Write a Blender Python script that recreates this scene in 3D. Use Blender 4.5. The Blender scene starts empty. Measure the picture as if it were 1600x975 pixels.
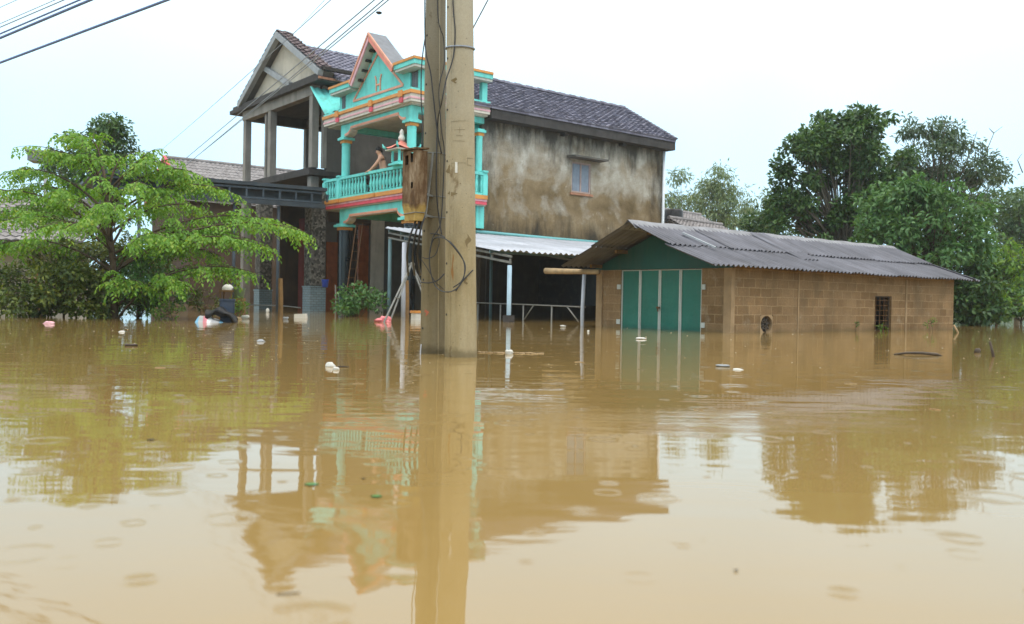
import bpy, bmesh, math, random
import numpy as np
from mathutils import Vector, Matrix
random.seed(7); RNG = np.random.default_rng(11)
scene = bpy.context.scene
COL = scene.collection

# ------------------------------------------------------------------ camera
FPX, CAMZ = 1390.0, 0.55
PITCH, ROLL = -19.5/1384, 0.0184
_F = np.array([0, math.cos(PITCH), math.sin(PITCH)])
_R0 = np.array([1.0, 0, 0]); _D0 = -np.cross(_R0, _F)
_R = math.cos(ROLL)*_R0 - math.sin(ROLL)*_D0
_D = math.sin(ROLL)*_R0 + math.cos(ROLL)*_D0
cam = bpy.data.cameras.new('camera')
cam.sensor_fit = 'HORIZONTAL'; cam.sensor_width = 36.0; cam.lens = 36*FPX/1600
cam.clip_start = 0.05; cam.clip_end = 3000
cam.dof.use_dof = True; cam.dof.focus_distance = 11.0; cam.dof.aperture_fstop = 2.6
co = bpy.data.objects.new('camera', cam); COL.objects.link(co)
co.matrix_world = Matrix(((_R[0], -_D[0], -_F[0], 0), (_R[1], -_D[1], -_F[1], 0), (_R[2], -_D[2], -_F[2], CAMZ), (0, 0, 0, 1)))
scene.camera = co
HAZE = 0.0005
C0 = np.array([0, 0, CAMZ])
def ray(px, py): return _F + (px-800)/FPX*_R + (py-487.5)/FPX*_D
def at(px, py, D): return C0 + D*ray(px, py)
def onwater(px, py, z=0.0):
    d = ray(px, py); return C0 + (z-CAMZ)/d[2]*d

# ------------------------------------------------------------------ world, sun, exposure
SUN_EL, SUN_AZ = math.radians(58), math.radians(150)     # azimuth from +Y towards +X
w = bpy.data.worlds.new('World'); scene.world = w; w.use_nodes = True
nt = w.node_tree; nt.nodes.clear()
wo = nt.nodes.new('ShaderNodeOutputWorld'); bg = nt.nodes.new('ShaderNodeBackground')
sky = nt.nodes.new('ShaderNodeTexSky'); sky.sky_type = 'NISHITA'; sky.sun_disc = False
sky.sun_elevation = SUN_EL; sky.sun_rotation = SUN_AZ; sky.dust_density = 3.0
tc = nt.nodes.new('ShaderNodeTexCoord')
nz = nt.nodes.new('ShaderNodeTexNoise'); nz.inputs['Scale'].default_value = 1.7; nz.inputs['Detail'].default_value = 3
cr = nt.nodes.new('ShaderNodeValToRGB')
cr.color_ramp.elements[0].position = 0.35; cr.color_ramp.elements[0].color = (7.6, 12.2, 15.0, 1)
cr.color_ramp.elements[1].position = 0.62; cr.color_ramp.elements[1].color = (10.4, 14.2, 16.4, 1)
mx = nt.nodes.new('ShaderNodeMix'); mx.data_type = 'RGBA'; mx.inputs[0].default_value = 0.90
bg.inputs['Strength'].default_value = 0.10
sx = nt.nodes.new('ShaderNodeSeparateXYZ'); nt.links.new(tc.outputs['Generated'], sx.inputs[0])
ov = nt.nodes.new('ShaderNodeMapRange'); ov.inputs['From Min'].default_value = 0.0; ov.inputs['From Max'].default_value = 1.0
ov.inputs['To Min'].default_value = 0.0; ov.inputs['To Max'].default_value = 1.0      # an overcast sky brightens towards the zenith
ov.interpolation_type = 'SMOOTHSTEP'; ov.inputs['From Min'].default_value = 0.12; ov.inputs['From Max'].default_value = 0.9
nt.links.new(sx.outputs['Z'], ov.inputs['Value'])
zn = nt.nodes.new('ShaderNodeMix'); zn.data_type = 'RGBA'; zn.inputs[7].default_value = (24.5, 24.0, 23.0, 1)
nt.links.new(tc.outputs['Generated'], nz.inputs['Vector']); nt.links.new(nz.outputs['Fac'], cr.inputs['Fac'])
nt.links.new(sky.outputs['Color'], mx.inputs[6]); nt.links.new(cr.outputs['Color'], mx.inputs[7])
nt.links.new(mx.outputs[2], zn.inputs[6]); nt.links.new(ov.outputs['Result'], zn.inputs[0]); nt.links.new(zn.outputs[2], bg.inputs['Color']); nt.links.new(bg.outputs['Background'], wo.inputs['Surface'])
sl = bpy.data.lights.new('sun', 'SUN'); sl.energy = 0.9; sl.angle = math.radians(18); sl.color = (1.0, 0.96, 0.9)
so = bpy.data.objects.new('sun', sl); COL.objects.link(so)
_sd = Vector((math.sin(SUN_AZ)*math.cos(SUN_EL), math.cos(SUN_AZ)*math.cos(SUN_EL), math.sin(SUN_EL)))
so.rotation_euler = _sd.to_track_quat('Z', 'Y').to_euler(); so.location = (0, -10, 30)
scene.view_settings.view_transform = 'Standard'; scene.view_settings.look = 'None'
scene.view_settings.exposure = 0.0; scene.view_settings.gamma = 1.0; scene.view_settings.use_curve_mapping = False
scene.render.engine = 'CYCLES'
scene.cycles.use_denoising = True
scene.cycles.max_bounces = 8; scene.cycles.diffuse_bounces = 3; scene.cycles.glossy_bounces = 4
scene.cycles.transparent_max_bounces = 8; scene.cycles.caustics_reflective = False; scene.cycles.caustics_refractive = False

# ------------------------------------------------------------------ mesh helper
class MB:
    def __init__(s): s.v = []; s.f = []
    def quad(s, a, b, c, d):
        i = len(s.v); s.v += [tuple(a), tuple(b), tuple(c), tuple(d)]; s.f.append((i, i+1, i+2, i+3)); return s
    def box(s, x0, x1, y0, y1, z0, z1):
        i = len(s.v)
        s.v += [(x0,y0,z0),(x1,y0,z0),(x1,y1,z0),(x0,y1,z0),(x0,y0,z1),(x1,y0,z1),(x1,y1,z1),(x0,y1,z1)]
        s.f += [(i,i+3,i+2,i+1),(i+4,i+5,i+6,i+7),(i,i+1,i+5,i+4),(i+1,i+2,i+6,i+5),(i+2,i+3,i+7,i+6),(i+3,i,i+4,i+7)]
        return s
    def bar(s, p, q, w, h=None, up=(0,0,1)):
        h = w if h is None else h
        p, q = Vector(p), Vector(q); d = (q-p).normalized(); up = Vector(up)
        if abs(d.dot(up)) > .98: up = Vector((1,0,0))
        x = d.cross(up).normalized(); y = x.cross(d)
        i = len(s.v)
        for c in (p, q):
            for sx, sy in ((-1,-1),(1,-1),(1,1),(-1,1)): s.v.append(tuple(c + x*sx*w/2 + y*sy*h/2))
        s.f += [(i,i+1,i+2,i+3),(i+7,i+6,i+5,i+4),(i,i+4,i+5,i+1),(i+1,i+5,i+6,i+2),(i+2,i+6,i+7,i+3),(i+3,i+7,i+4,i)]
        return s
    def tube(s, pts, r, n=8):
        pts = [Vector(p) for p in pts]
        rs = r if hasattr(r, '__len__') else [r]*len(pts)
        i0 = len(s.v); ref = None
        for k, p in enumerate(pts):
            d = (pts[min(k+1, len(pts)-1)] - pts[max(k-1, 0)]).normalized()
            if ref is None: ref = Vector((0,0,1)) if abs(d.z) < .9 else Vector((1,0,0))
            x = d.cross(ref).normalized(); y = x.cross(d).normalized(); ref = y if abs(d.dot(y)) < .9 else ref
            for j in range(n):
                t = 2*math.pi*j/n; s.v.append(tuple(p + (x*math.cos(t) + y*math.sin(t))*rs[k]))
        for k in range(len(pts)-1):
            for j in range(n):
                a = i0+k*n+j; b = i0+k*n+(j+1) % n; s.f.append((a, b, b+n, a+n))
        s.f.append(tuple(i0+j for j in range(n))[::-1]); s.f.append(tuple(i0+(len(pts)-1)*n+j for j in range(n)))
        return s
    def lathe(s, prof, c=(0,0,0), n=12):
        i0 = len(s.v)
        for r, z in prof:
            for j in range(n):
                t = 2*math.pi*j/n; s.v.append((c[0]+r*math.cos(t), c[1]+r*math.sin(t), c[2]+z))
        for k in range(len(prof)-1):
            for j in range(n):
                a = i0+k*n+j; b = i0+k*n+(j+1) % n; s.f.append((a, b, b+n, a+n))
        s.f.append(tuple(i0+j for j in range(n))[::-1]); s.f.append(tuple(i0+(len(prof)-1)*n+j for j in range(n)))
        return s
    def prism(s, poly, axis, lo, hi):
        """poly: 2-D outline in the two axes other than `axis` (cyclic order kept); extruded lo..hi along axis"""
        def P(p, t): return {0: (t, p[0], p[1]), 1: (p[0], t, p[1]), 2: (p[0], p[1], t)}[axis]
        i = len(s.v); n = len(poly)
        s.v += [P(p, lo) for p in poly] + [P(p, hi) for p in poly]
        s.f.append(tuple(range(i, i+n))[::-1]); s.f.append(tuple(range(i+n, i+2*n)))
        for k in range(n):
            a = i+k; b = i+(k+1) % n; s.f.append((a, b, b+n, a+n))
        return s
    def grid(s, fn, nu, nv, thick=None):
        i = len(s.v)
        for a in range(nu+1):
            for b in range(nv+1): s.v.append(tuple(fn(a/nu, b/nv)))
        for a in range(nu):
            for b in range(nv):
                k = i+a*(nv+1)+b; s.f.append((k, k+nv+1, k+nv+2, k+1))
        return s
    def blob(s, c, r, seed=0, amp=.2, nu=10, nv=7, sq=1.0):
        rr = random.Random(seed); ph = [rr.uniform(0, 6.28) for _ in range(6)]
        i0 = len(s.v)
        for a in range(nv+1):
            th = math.pi*a/nv
            for b in range(nu):
                f = 2*math.pi*b/nu
                k = 1+amp*(math.sin(2*f+ph[0])*math.sin(th)+.7*math.sin(3*f+2*th+ph[1])*math.sin(th)+.5*math.cos(3*th+ph[2]))
                s.v.append((c[0]+r[0]*k*math.sin(th)*math.cos(f), c[1]+r[1]*k*math.sin(th)*math.sin(f), c[2]+r[2]*k*math.cos(th)))
        for a in range(nv):
            for b in range(nu):
                s.f.append((i0+a*nu+b, i0+(a+1)*nu+b, i0+(a+1)*nu+(b+1) % nu, i0+a*nu+(b+1) % nu))
        return s
    def mesh(s, name, off=(0,0,0), smooth=False):
        me = bpy.data.meshes.new(name)
        v = np.array(s.v, dtype=float) - np.array(off, dtype=float)
        me.from_pydata(v.tolist(), [], s.f)
        bm = bmesh.new(); bm.from_mesh(me); bmesh.ops.recalc_face_normals(bm, faces=bm.faces); bm.to_mesh(me); bm.free()
        if smooth: me.polygons.foreach_set('use_smooth', [True]*len(me.polygons))
        return me

class Frame:
    def __init__(s, origin=(0,0,0), rot=0.0): s.o = Vector(origin); s.r = rot
    def w(s, p): return s.o + Matrix.Rotation(s.r, 3, 'Z') @ Vector(p)
WORLD = Frame()
def tag(o, label=None, cat=None, group=None, kind=None):
    if label: o['label'] = label
    if cat: o['category'] = cat
    if group: o['group'] = group
    if kind: o['kind'] = kind
    return o
def finish(o, bevel=0, auto=0):
    if bevel:
        m = o.modifiers.new('bevel', 'BEVEL'); m.width = bevel; m.segments = 2; m.limit_method = 'ANGLE'; m.angle_limit = math.radians(50)
    return o
class Thing:
    """an Empty at the thing's base; parts are given in frame coordinates"""
    def __init__(s, name, label, cat, frame=WORLD, off=(0,0,0), group=None):
        s.fr = frame; s.off = off
        s.o = bpy.data.objects.new(name, None); s.o.empty_display_size = .3; COL.objects.link(s.o)
        s.o.location = frame.w(off); s.o.rotation_euler = (0, 0, frame.r)
        tag(s.o, label, cat, group)
    def part(s, name, mb, m, parent=None, smooth=False, bevel=0, label=None):
        o = bpy.data.objects.new(name, mb.mesh(name, s.off, smooth)); COL.objects.link(o)
        o.parent = parent or s.o; o.data.materials.append(m)
        if label: o['label'] = label
        return finish(o, bevel)
    def inst(s, name, me, loc, parent=None, rz=0):
        o = bpy.data.objects.new(name, me); COL.objects.link(o); o.parent = parent or s.o
        o.location = Vector(loc)-Vector(s.off); o.rotation_euler = (0, 0, rz); return o
def solo(name, mb, m, label, cat, off=(0,0,0), frame=WORLD, group=None, smooth=False, kind=None, bevel=0):
    o = bpy.data.objects.new(name, mb.mesh(name, off, smooth)); COL.objects.link(o)
    o.location = frame.w(off); o.rotation_euler = (0, 0, frame.r); o.data.materials.append(m)
    tag(o, label, cat, group, kind); return finish(o, bevel)
def copy_tree(o, parent=None):
    c = o.copy(); COL.objects.link(c); c.parent = parent
    for ch in o.children: copy_tree(ch, c)
    return c

# ------------------------------------------------------------------ materials
def L(r, g, b):      # sRGB 0-255 -> linear
    f = lambda c: (c/255/12.92) if c/255 <= .04045 else ((c/255+.055)/1.055)**2.4
    return (f(r), f(g), f(b), 1)
class NT:
    def __init__(s, name):
        s.m = bpy.data.materials.new(name); s.m.use_nodes = True; s.t = s.m.node_tree; s.t.nodes.clear()
        s.out = s.n('ShaderNodeOutputMaterial'); s.b = s.n('ShaderNodeBsdfPrincipled'); s.l(s.b.outputs[0], s.out.inputs[0])
        s.tc = s.n('ShaderNodeTexCoord')
    def n(s, t, **k):
        o = s.t.nodes.new(t)
        for a, b in k.items(): setattr(o, a, b)
        return o
    def l(s, a, b): s.t.links.new(a, b)
    def mapping(s, scale=(1,1,1), loc=(0,0,0), rot=(0,0,0), src=None):
        m = s.n('ShaderNodeMapping'); m.inputs['Scale'].default_value = scale; m.inputs['Location'].default_value = loc; m.inputs['Rotation'].default_value = rot
        s.l(src or s.tc.outputs['Object'], m.inputs['Vector']); return m.outputs[0]
    def noise(s, scale, detail=4, vec=None, rough=.55, dist=0):
        o = s.n('ShaderNodeTexNoise'); o.inputs['Scale'].default_value = scale; o.inputs['Detail'].default_value = detail
        o.inputs['Roughness'].default_value = rough; o.inputs['Distortion'].default_value = dist
        s.l(vec or s.tc.outputs['Object'], o.inputs['Vector']); return o.outputs['Fac']
    def ramp(s, fac, stops, interp='LINEAR'):
        o = s.n('ShaderNodeValToRGB'); e = o.color_ramp.elements; o.color_ramp.interpolation = interp
        while len(e) < len(stops): e.new(.5)
        for k, (p, c) in enumerate(stops):
            e[k].position = p; e[k].color = c if hasattr(c, '__len__') else (c, c, c, 1)
        s.l(fac, o.inputs['Fac']); return o.outputs['Color']
    def mix(s, fac, a, b, mode='MIX'):
        o = s.n('ShaderNodeMix', data_type='RGBA', blend_type=mode)
        for val, idx in ((fac, 0), (a, 6), (b, 7)):
            if hasattr(val, 'is_linked') or hasattr(val, 'links'): s.l(val, o.inputs[idx])
            else: o.inputs[idx].default_value = val
        return o.outputs[2]
    def math(s, op, a, b=0.0, c=None):
        o = s.n('ShaderNodeMath', operation=op)
        for k, val in enumerate((a, b) if c is None else (a, b, c)):
            if hasattr(val, 'links'): s.l(val, o.inputs[k])
            else: o.inputs[k].default_value = val
        return o.outputs[0]
    def bump(s, h, strength=.3, dist=.02, normal=None):
        o = s.n('ShaderNodeBump'); o.inputs['Strength'].default_value = strength; o.inputs['Distance'].default_value = dist
        s.l(h, o.inputs['Height'])
        if normal: s.l(normal, o.inputs['Normal'])
        return o.outputs[0]
    def sep(s, src=None):
        o = s.n('ShaderNodeSeparateXYZ'); s.l(src or s.tc.outputs['Object'], o.inputs[0]); return o.outputs
    def done(s, col, rough=.8, normal=None, spec=.3, metal=0):
        if hasattr(col, 'links'): s.l(col, s.b.inputs['Base Color'])
        else: s.b.inputs['Base Color'].default_value = col
        if hasattr(rough, 'links'): s.l(rough, s.b.inputs['Roughness'])
        else: s.b.inputs['Roughness'].default_value = rough
        s.b.inputs['Specular IOR Level'].default_value = spec; s.b.inputs['Metallic'].default_value = metal
        if normal: s.l(normal, s.b.inputs['Normal'])
        return s.m
def worn(name, c, rough=.7, var=.25, scale=3.0, dirt=(.10,.085,.06,1), dirt_amt=.35, bump=.15, streak=True, spec=.3, metal=0, fine=40):
    """a painted or cast surface: base colour with gentle unevenness, streaky dirt and grain"""
    t = NT(name)
    n1 = t.noise(scale, 5)
    lo = tuple(x*(1-var) for x in c[:3])+(1,); hi = tuple(min(1, x*(1+var*.6)) for x in c[:3])+(1,)
    col = t.ramp(n1, [(.3, lo), (.7, hi)])
    v = t.mapping((scale*2.2, scale*2.2, scale*.35)) if streak else t.mapping((scale*1.6,)*3)
    n2 = t.noise(1.0, 6, v, .65)
    fac = t.ramp(n2, [(.5, 0.0), (.78, dirt_amt)])
    col = t.mix(fac, col, dirt)
    nb = t.noise(fine, 3)
    return t.done(col, rough, t.bump(nb, bump, .01), spec, metal)
def leafmat(name, stops, trans=.35, rough=.45):
    t = NT(name)
    g = t.n('ShaderNodeNewGeometry')
    n = t.noise(.9, 2)
    f = t.math('ADD', t.math('MULTIPLY', g.outputs['Random Per Island'], .6), t.math('MULTIPLY', n, .5))
    col = t.ramp(f, stops)
    t.l(col, t.b.inputs['Base Color']); t.b.inputs['Roughness'].default_value = rough; t.b.inputs['Specular IOR Level'].default_value = .4
    tr = t.n('ShaderNodeBsdfTranslucent'); bright = t.mix(1.0, col, (1.25, 1.15, .6, 1), 'MULTIPLY'); t.l(bright, tr.inputs['Color'])
    m = t.n('ShaderNodeMixShader'); m.inputs[0].default_value = trans
    t.l(t.b.outputs[0], m.inputs[1]); t.l(tr.outputs[0], m.inputs[2]); t.l(m.outputs[0], t.out.inputs[0])
    return t.m

TEAL = (.17, .66, .61, 1)
M = {}
M['teal'] = worn('turquoise_paint', TEAL, .7, .16, 1.6, dirt=(.12,.20,.17,1), dirt_amt=.65, spec=.2)
M['teal_dark'] = worn('sea_green_paint', (.05,.30,.28,1), .6, .15)
M['orange'] = worn('orange_paint', (.62,.27,.07,1), .6, .15, dirt_amt=.25)
M['salmon'] = worn('salmon_paint', (.72,.33,.22,1), .6, .15, dirt_amt=.2)
M['pink'] = worn('pink_red_paint', (.72,.10,.14,1), .6, .2, dirt_amt=.2)
M['palepink'] = worn('pale_pink_paint', (.75,.42,.46,1), .6, .25, 5, dirt_amt=.15)
M['coral'] = worn('coral_paint', (.78,.25,.19,1), .6, .15, dirt_amt=.15)
M['windowframe'] = worn('faded_pink_frame', (.44,.33,.30,1), .7, .2, dirt_amt=.4)
M['cream'] = worn('cream_paint', (.62,.58,.50,1), .75, .12, dirt_amt=.3)
M['soffit'] = worn('limewashed_soffit', (.55,.55,.50,1), .8, .15, dirt_amt=.35)
M['black_tile'] = worn('black_glazed_tile', (.012,.018,.022,1), .2, .3, dirt_amt=.1, spec=.5)
M['slate'] = worn('slate_sheet', (.17,.18,.20,1), .6, .2)
M['dark'] = worn('dark_timber', (.03,.026,.022,1), .7, .3)
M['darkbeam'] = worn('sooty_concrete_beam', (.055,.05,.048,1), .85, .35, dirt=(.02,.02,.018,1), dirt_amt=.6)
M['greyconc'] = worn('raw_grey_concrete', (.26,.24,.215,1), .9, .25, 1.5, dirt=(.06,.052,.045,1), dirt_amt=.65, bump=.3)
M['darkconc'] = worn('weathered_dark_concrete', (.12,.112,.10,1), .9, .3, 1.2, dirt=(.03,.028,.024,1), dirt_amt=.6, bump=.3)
M['gableplaster'] = worn('bare_gable_render', (.52,.47,.39,1), .9, .15, 1.5, dirt=(.2,.17,.12,1), dirt_amt=.4)
M['rakegrey'] = worn('blue_grey_cement_trim', (.33,.35,.37,1), .85, .15, dirt=(.08,.08,.08,1))
M['canopymetal'] = worn('blue_black_painted_steel', (.035,.045,.055,1), .5, .3, dirt_amt=.2, metal=0)
M['canopygrey'] = worn('blue_grey_steel', (.045,.062,.08,1), .5, .3, dirt_amt=.2)
M['redcloth'] = worn('dark_red_door', (.13,.018,.016,1), .7, .3)
M['browndoor'] = worn('varnished_red_brown_wood', (.28,.075,.022,1), .45, .3, 4, dirt=(.05,.02,.01,1), dirt_amt=.5)
M['inner'] = worn('shade_darkened_render', (.065,.04,.024,1), .9, .3, 1.2, dirt=(.02,.016,.012,1), dirt_amt=.6)  # room shade put into the colour of the inner walls
M['whitepost'] = worn('white_steel_tube', (.46,.48,.54,1), .4, .1, dirt_amt=.25)
M['bluepost'] = worn('pale_blue_steel_tube', (.36,.50,.60,1), .45, .12, dirt_amt=.3)
M['tealpost'] = worn('dull_teal_steel_tube', (.11,.19,.21,1), .5, .2, dirt_amt=.3)
M['galv'] = worn('galvanised_pipe', (.19,.19,.175,1), .5, .25, 8, dirt_amt=.5)
M['pvc'] = worn('white_plastic_pipe', (.72,.76,.80,1), .4, .08, dirt_amt=.2)
M['pipeteal'] = worn('turquoise_pipe', (.18,.48,.50,1), .4, .12, dirt_amt=.2)
M['rustiron'] = worn('rusty_iron', (.14,.07,.03,1), .85, .4, 9)
M['cable'] = worn('black_cable', (.035,.036,.04,1), .5, .2, 8, streak=False)
M['cablegrey'] = worn('weathered_grey_cable', (.24,.27,.33,1), .6, .2, 8, streak=False)
M['cable_sky_tint'] = worn('sky_bled_cable_bundle', (.13,.19,.38,1), .6, .2, 8, streak=False)  # blue bleed of the sky put into the cable colour
M['wood'] = worn('weathered_brown_wood', (.20,.115,.045,1), .85, .35, 5)
M['logwood'] = worn('pale_peeled_log', (.38,.27,.15,1), .85, .3, 5)
M['bark'] = worn('brown_bark', (.085,.06,.038,1), .95, .4, 7, bump=.6)
M['greybark'] = worn('grey_bark', (.13,.115,.09,1), .95, .4, 7, bump=.6)
M['ridgegrey'] = worn('grey_ridge_sheet', (.24,.24,.255,1), .8, .25)
M['shutter'] = worn('grey_blue_shutter', (.28,.33,.40,1), .6, .15, 6)
M['terracotta'] = worn('bare_brick_reveal', (.38,.19,.12,1), .9, .25, 9)
M['fibro_under'] = worn('fibre_cement_underside', (.21,.17,.125,1), .9, .2)
t = NT('dented_green_sheet')
X, Y, Z = t.sep()
c = t.ramp(t.noise(1.6, 5), [(.3, (.011,.112,.080,1)), (.7, (.018,.155,.110,1))])
c = t.mix(t.ramp(t.noise(1.0, 6, t.mapping((6, 6, .8)), .65), [(.52, 0.0), (.75, .5)]), c, (.04,.12,.085,1))
c = t.mix(t.ramp(t.math('ADD', t.math('MULTIPLY', t.noise(6, 5), .35), t.math('MULTIPLY', Z, -1.6)), [(.02, 0.0), (.22, .7)]), c, (.012,.085,.062,1))
c = t.mix(t.ramp(t.noise(14, 5, None, .7), [(.66, 0.0), (.72, .6)]), c, (.10,.085,.05,1))
M['green_door'] = t.done(c, .5, t.bump(t.noise(2.2, 3), .6, .06), .4)
M['green_old'] = worn('green_sheet_steel', (.016,.155,.105,1), .45, .14, 1.3, dirt=(.03,.10,.07,1), dirt_amt=.5, spec=.4)
M['green_dark'] = worn('dark_green_sheet', (.012,.075,.058,1), .55, .2, 1.3)
M['doorframe'] = worn('pale_grey_steel_angle', (.48,.50,.46,1), .5, .12, dirt_amt=.35)
M['black'] = worn('black_plastic', (.012,.012,.014,1), .45, .3, streak=False)
M['white'] = worn('white_foam', (.60,.585,.54,1), .7, .06, 6, dirt=(.35,.28,.18,1), dirt_amt=.35, streak=False)
M['pinkplastic'] = worn('pink_plastic', (.80,.24,.26,1), .4, .2, 6, streak=False)
M['blueplastic'] = worn('blue_plastic', (.03,.08,.50,1), .4, .15, 6, streak=False)
M['navy'] = worn('dark_blue_plastic', (.03,.045,.075,1), .5, .2, 6, streak=False)
M['driftwood'] = worn('wet_dark_driftwood', (.07,.05,.035,1), .6, .4, 9)
M['skin'] = worn('tanned_skin', (.60,.335,.22,1), .55, .1, 9, dirt_amt=0, streak=False)
M['hair'] = worn('black_hair', (.01,.009,.008,1), .5, .2, 30, dirt_amt=0)
M['shorts'] = worn('black_shorts', (.014,.015,.02,1), .8, .3, 12, dirt_amt=0)
M['white_gloss'] = worn('white_ceramic', (.72,.68,.62,1), .3, .06, streak=False, dirt_amt=.2)

# weathered side wall of the turquoise house: pale limewash patches over ochre render, black mould
t = NT('mouldy_ochre_render')
X, Y, Z = t.sep()
ochre = t.ramp(t.noise(1.1, 7, rough=.62), [(.28, (.12,.088,.046,1)), (.5, (.225,.165,.094,1)), (.72, (.33,.265,.175,1))])
pale = t.ramp(t.noise(2.6, 6), [(.3, (.33,.305,.255,1)), (.7, (.54,.52,.47,1))])
hz = t.math('MULTIPLY_ADD', Z, .24, -.93)
pf = t.math('ADD', t.math('MULTIPLY', t.noise(.75, 6, rough=.6, dist=.4), 1.9), t.math('SUBTRACT', hz, .62))
c = t.mix(t.ramp(pf, [(.40, 0.0), (.80, .9)]), ochre, pale)
sp = t.noise(5.5, 5, t.mapping((1, 1, .8), (3,1,7)), .7)
c = t.mix(t.ramp(sp, [(.64, 0.0), (.71, .55)]), c, (.52,.47,.38,1))
st = t.noise(1.0, 7, t.mapping((1.5, 1.5, .33), (5,2,1)), .68)
edge = t.math('MAXIMUM', t.math('MULTIPLY_ADD', Z, .50, -2.62), t.math('MAXIMUM', t.math('MULTIPLY_ADD', Z, -.42, 1.62), t.math('MAXIMUM', t.math('MULTIPLY_ADD', X, .60, -4.75), t.math('MULTIPLY_ADD', X, -.9, .45))))
mf = t.math('ADD', t.math('MULTIPLY', st, 1.25), t.math('MULTIPLY', edge, .62))
c = t.mix(t.ramp(mf, [(.72, 0.0), (1.12, .85)]), c, (.028,.026,.022,1))
fine = t.noise(26, 5, rough=.7)
c = t.mix(t.ramp(t.noise(9, 6, t.mapping((1,1,.6), (2,7,4)), .7), [(.56, 0.0), (.70, .45)]), c, (.075,.06,.04,1))
c = t.mix(.6, c, t.ramp(fine, [(.3, (.55,.53,.5,1)), (.7, (1.28,1.27,1.24,1))]), 'MULTIPLY')
M['housewall'] = t.done(c, .92, t.bump(fine, .35, .02), .15)

def tilemat(name, c1, c2, moss, su, sv):
    t = NT(name)
    v = t.n('ShaderNodeVectorMath', operation='SNAP'); t.l(t.mapping((1,1,1), (.003,.007,.002)), v.inputs[0]); v.inputs[1].default_value = (su, sv, 50)
    wn = t.n('ShaderNodeTexWhiteNoise'); t.l(v.outputs[0], wn.inputs['Vector'])
    col = t.ramp(wn.outputs['Value'], [(0, c1), (1, c2)])
    col = t.mix(t.ramp(t.noise(2.2, 6, rough=.65), [(.48, 0.0), (.72, .6)]), col, moss)
    return t.done(col, .75, t.bump(t.noise(35, 4), .25, .01), .3)
M['tile'] = tilemat('purple_grey_roof_tile', (.105,.10,.135,1), (.215,.21,.27,1), (.078,.073,.09,1), .22, .165)
M['tile_dark'] = tilemat('dark_clay_roof_tile', (.075,.052,.055,1), (.17,.125,.13,1), (.045,.038,.036,1), .22, .18)
M['tile_far'] = tilemat('grey_brown_roof_tile', (.20,.185,.185,1), (.28,.26,.26,1), (.15,.14,.135,1), .22, .3)

def corrmat(name, c1, c2, dirt, amt=.6, rough=.75):
    t = NT(name)
    col = t.ramp(t.noise(1.3, 6, rough=.6), [(.3, c1), (.7, c2)])
    s1 = t.noise(1.0, 6, t.mapping((5.5, .7, .7), (2,0,0)), .65)
    col = t.mix(t.ramp(s1, [(.46, 0.0), (.74, amt)]), col, dirt)
    sheet = t.n('ShaderNodeVectorMath', operation='SNAP'); t.l(t.mapping(), sheet.inputs[0]); sheet.inputs[1].default_value = (.92, 1.05, 50)
    wn = t.n('ShaderNodeTexWhiteNoise'); t.l(sheet.outputs[0], wn.inputs['Vector'])
    col = t.mix(.8, col, t.ramp(wn.outputs['Value'], [(0, (.78,.78,.78,1)), (1, (1.12,1.12,1.12,1))]), 'MULTIPLY')
    return t.done(col, rough, t.bump(t.noise(40, 4), .2, .01), .3)
M['fibro'] = corrmat('grey_fibre_cement_sheet', (.095,.096,.112,1), (.165,.165,.192,1), (.055,.05,.05,1))
M['whitesheet'] = corrmat('white_corrugated_sheet', (.36,.38,.43,1), (.45,.47,.52,1), (.2,.195,.19,1), .5, .4)
M['rustsheet'] = corrmat('rust_brown_sheet', (.24,.15,.08,1), (.36,.25,.15,1), (.12,.08,.05,1), .6, .7)

# cement block wall of the shed
t = NT('tan_cement_blocks')
X, Y, Z = t.sep()
cb = t.n('ShaderNodeCombineXYZ'); t.l(t.math('ADD', X, Y), cb.inputs[0]); t.l(Z, cb.inputs[1])
wob = t.n('ShaderNodeTexNoise'); wob.inputs['Scale'].default_value = 3.0; t.l(cb.outputs[0], wob.inputs['Vector'])
wv = t.n('ShaderNodeVectorMath', operation='MULTIPLY_ADD'); t.l(wob.outputs['Color'], wv.inputs[0]); wv.inputs[1].default_value = (.035,.03,0); t.l(cb.outputs[0], wv.inputs[2])
br = t.n('ShaderNodeTexBrick'); t.l(wv.outputs[0], br.inputs['Vector'])
br.inputs['Scale'].default_value = 1.0; br.inputs['Brick Width'].default_value = .36; br.inputs['Row Height'].default_value = .175
br.inputs['Mortar Size'].default_value = .011; br.inputs['Mortar Smooth'].default_value = .35; br.inputs['Bias'].default_value = 0
br.inputs['Color1'].default_value = (.18,.108,.05,1); br.inputs['Color2'].default_value = (.26,.165,.085,1); br.inputs['Mortar'].default_value = (.315,.22,.122,1)
n = t.noise(2.0, 6, rough=.65)
col = t.mix(.75, br.outputs['Color'], t.ramp(n, [(.3, (.62,.60,.55,1)), (.55, (1,1,1,1)), (.75, (1.45,1.38,1.25,1))]), 'MULTIPLY')
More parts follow.
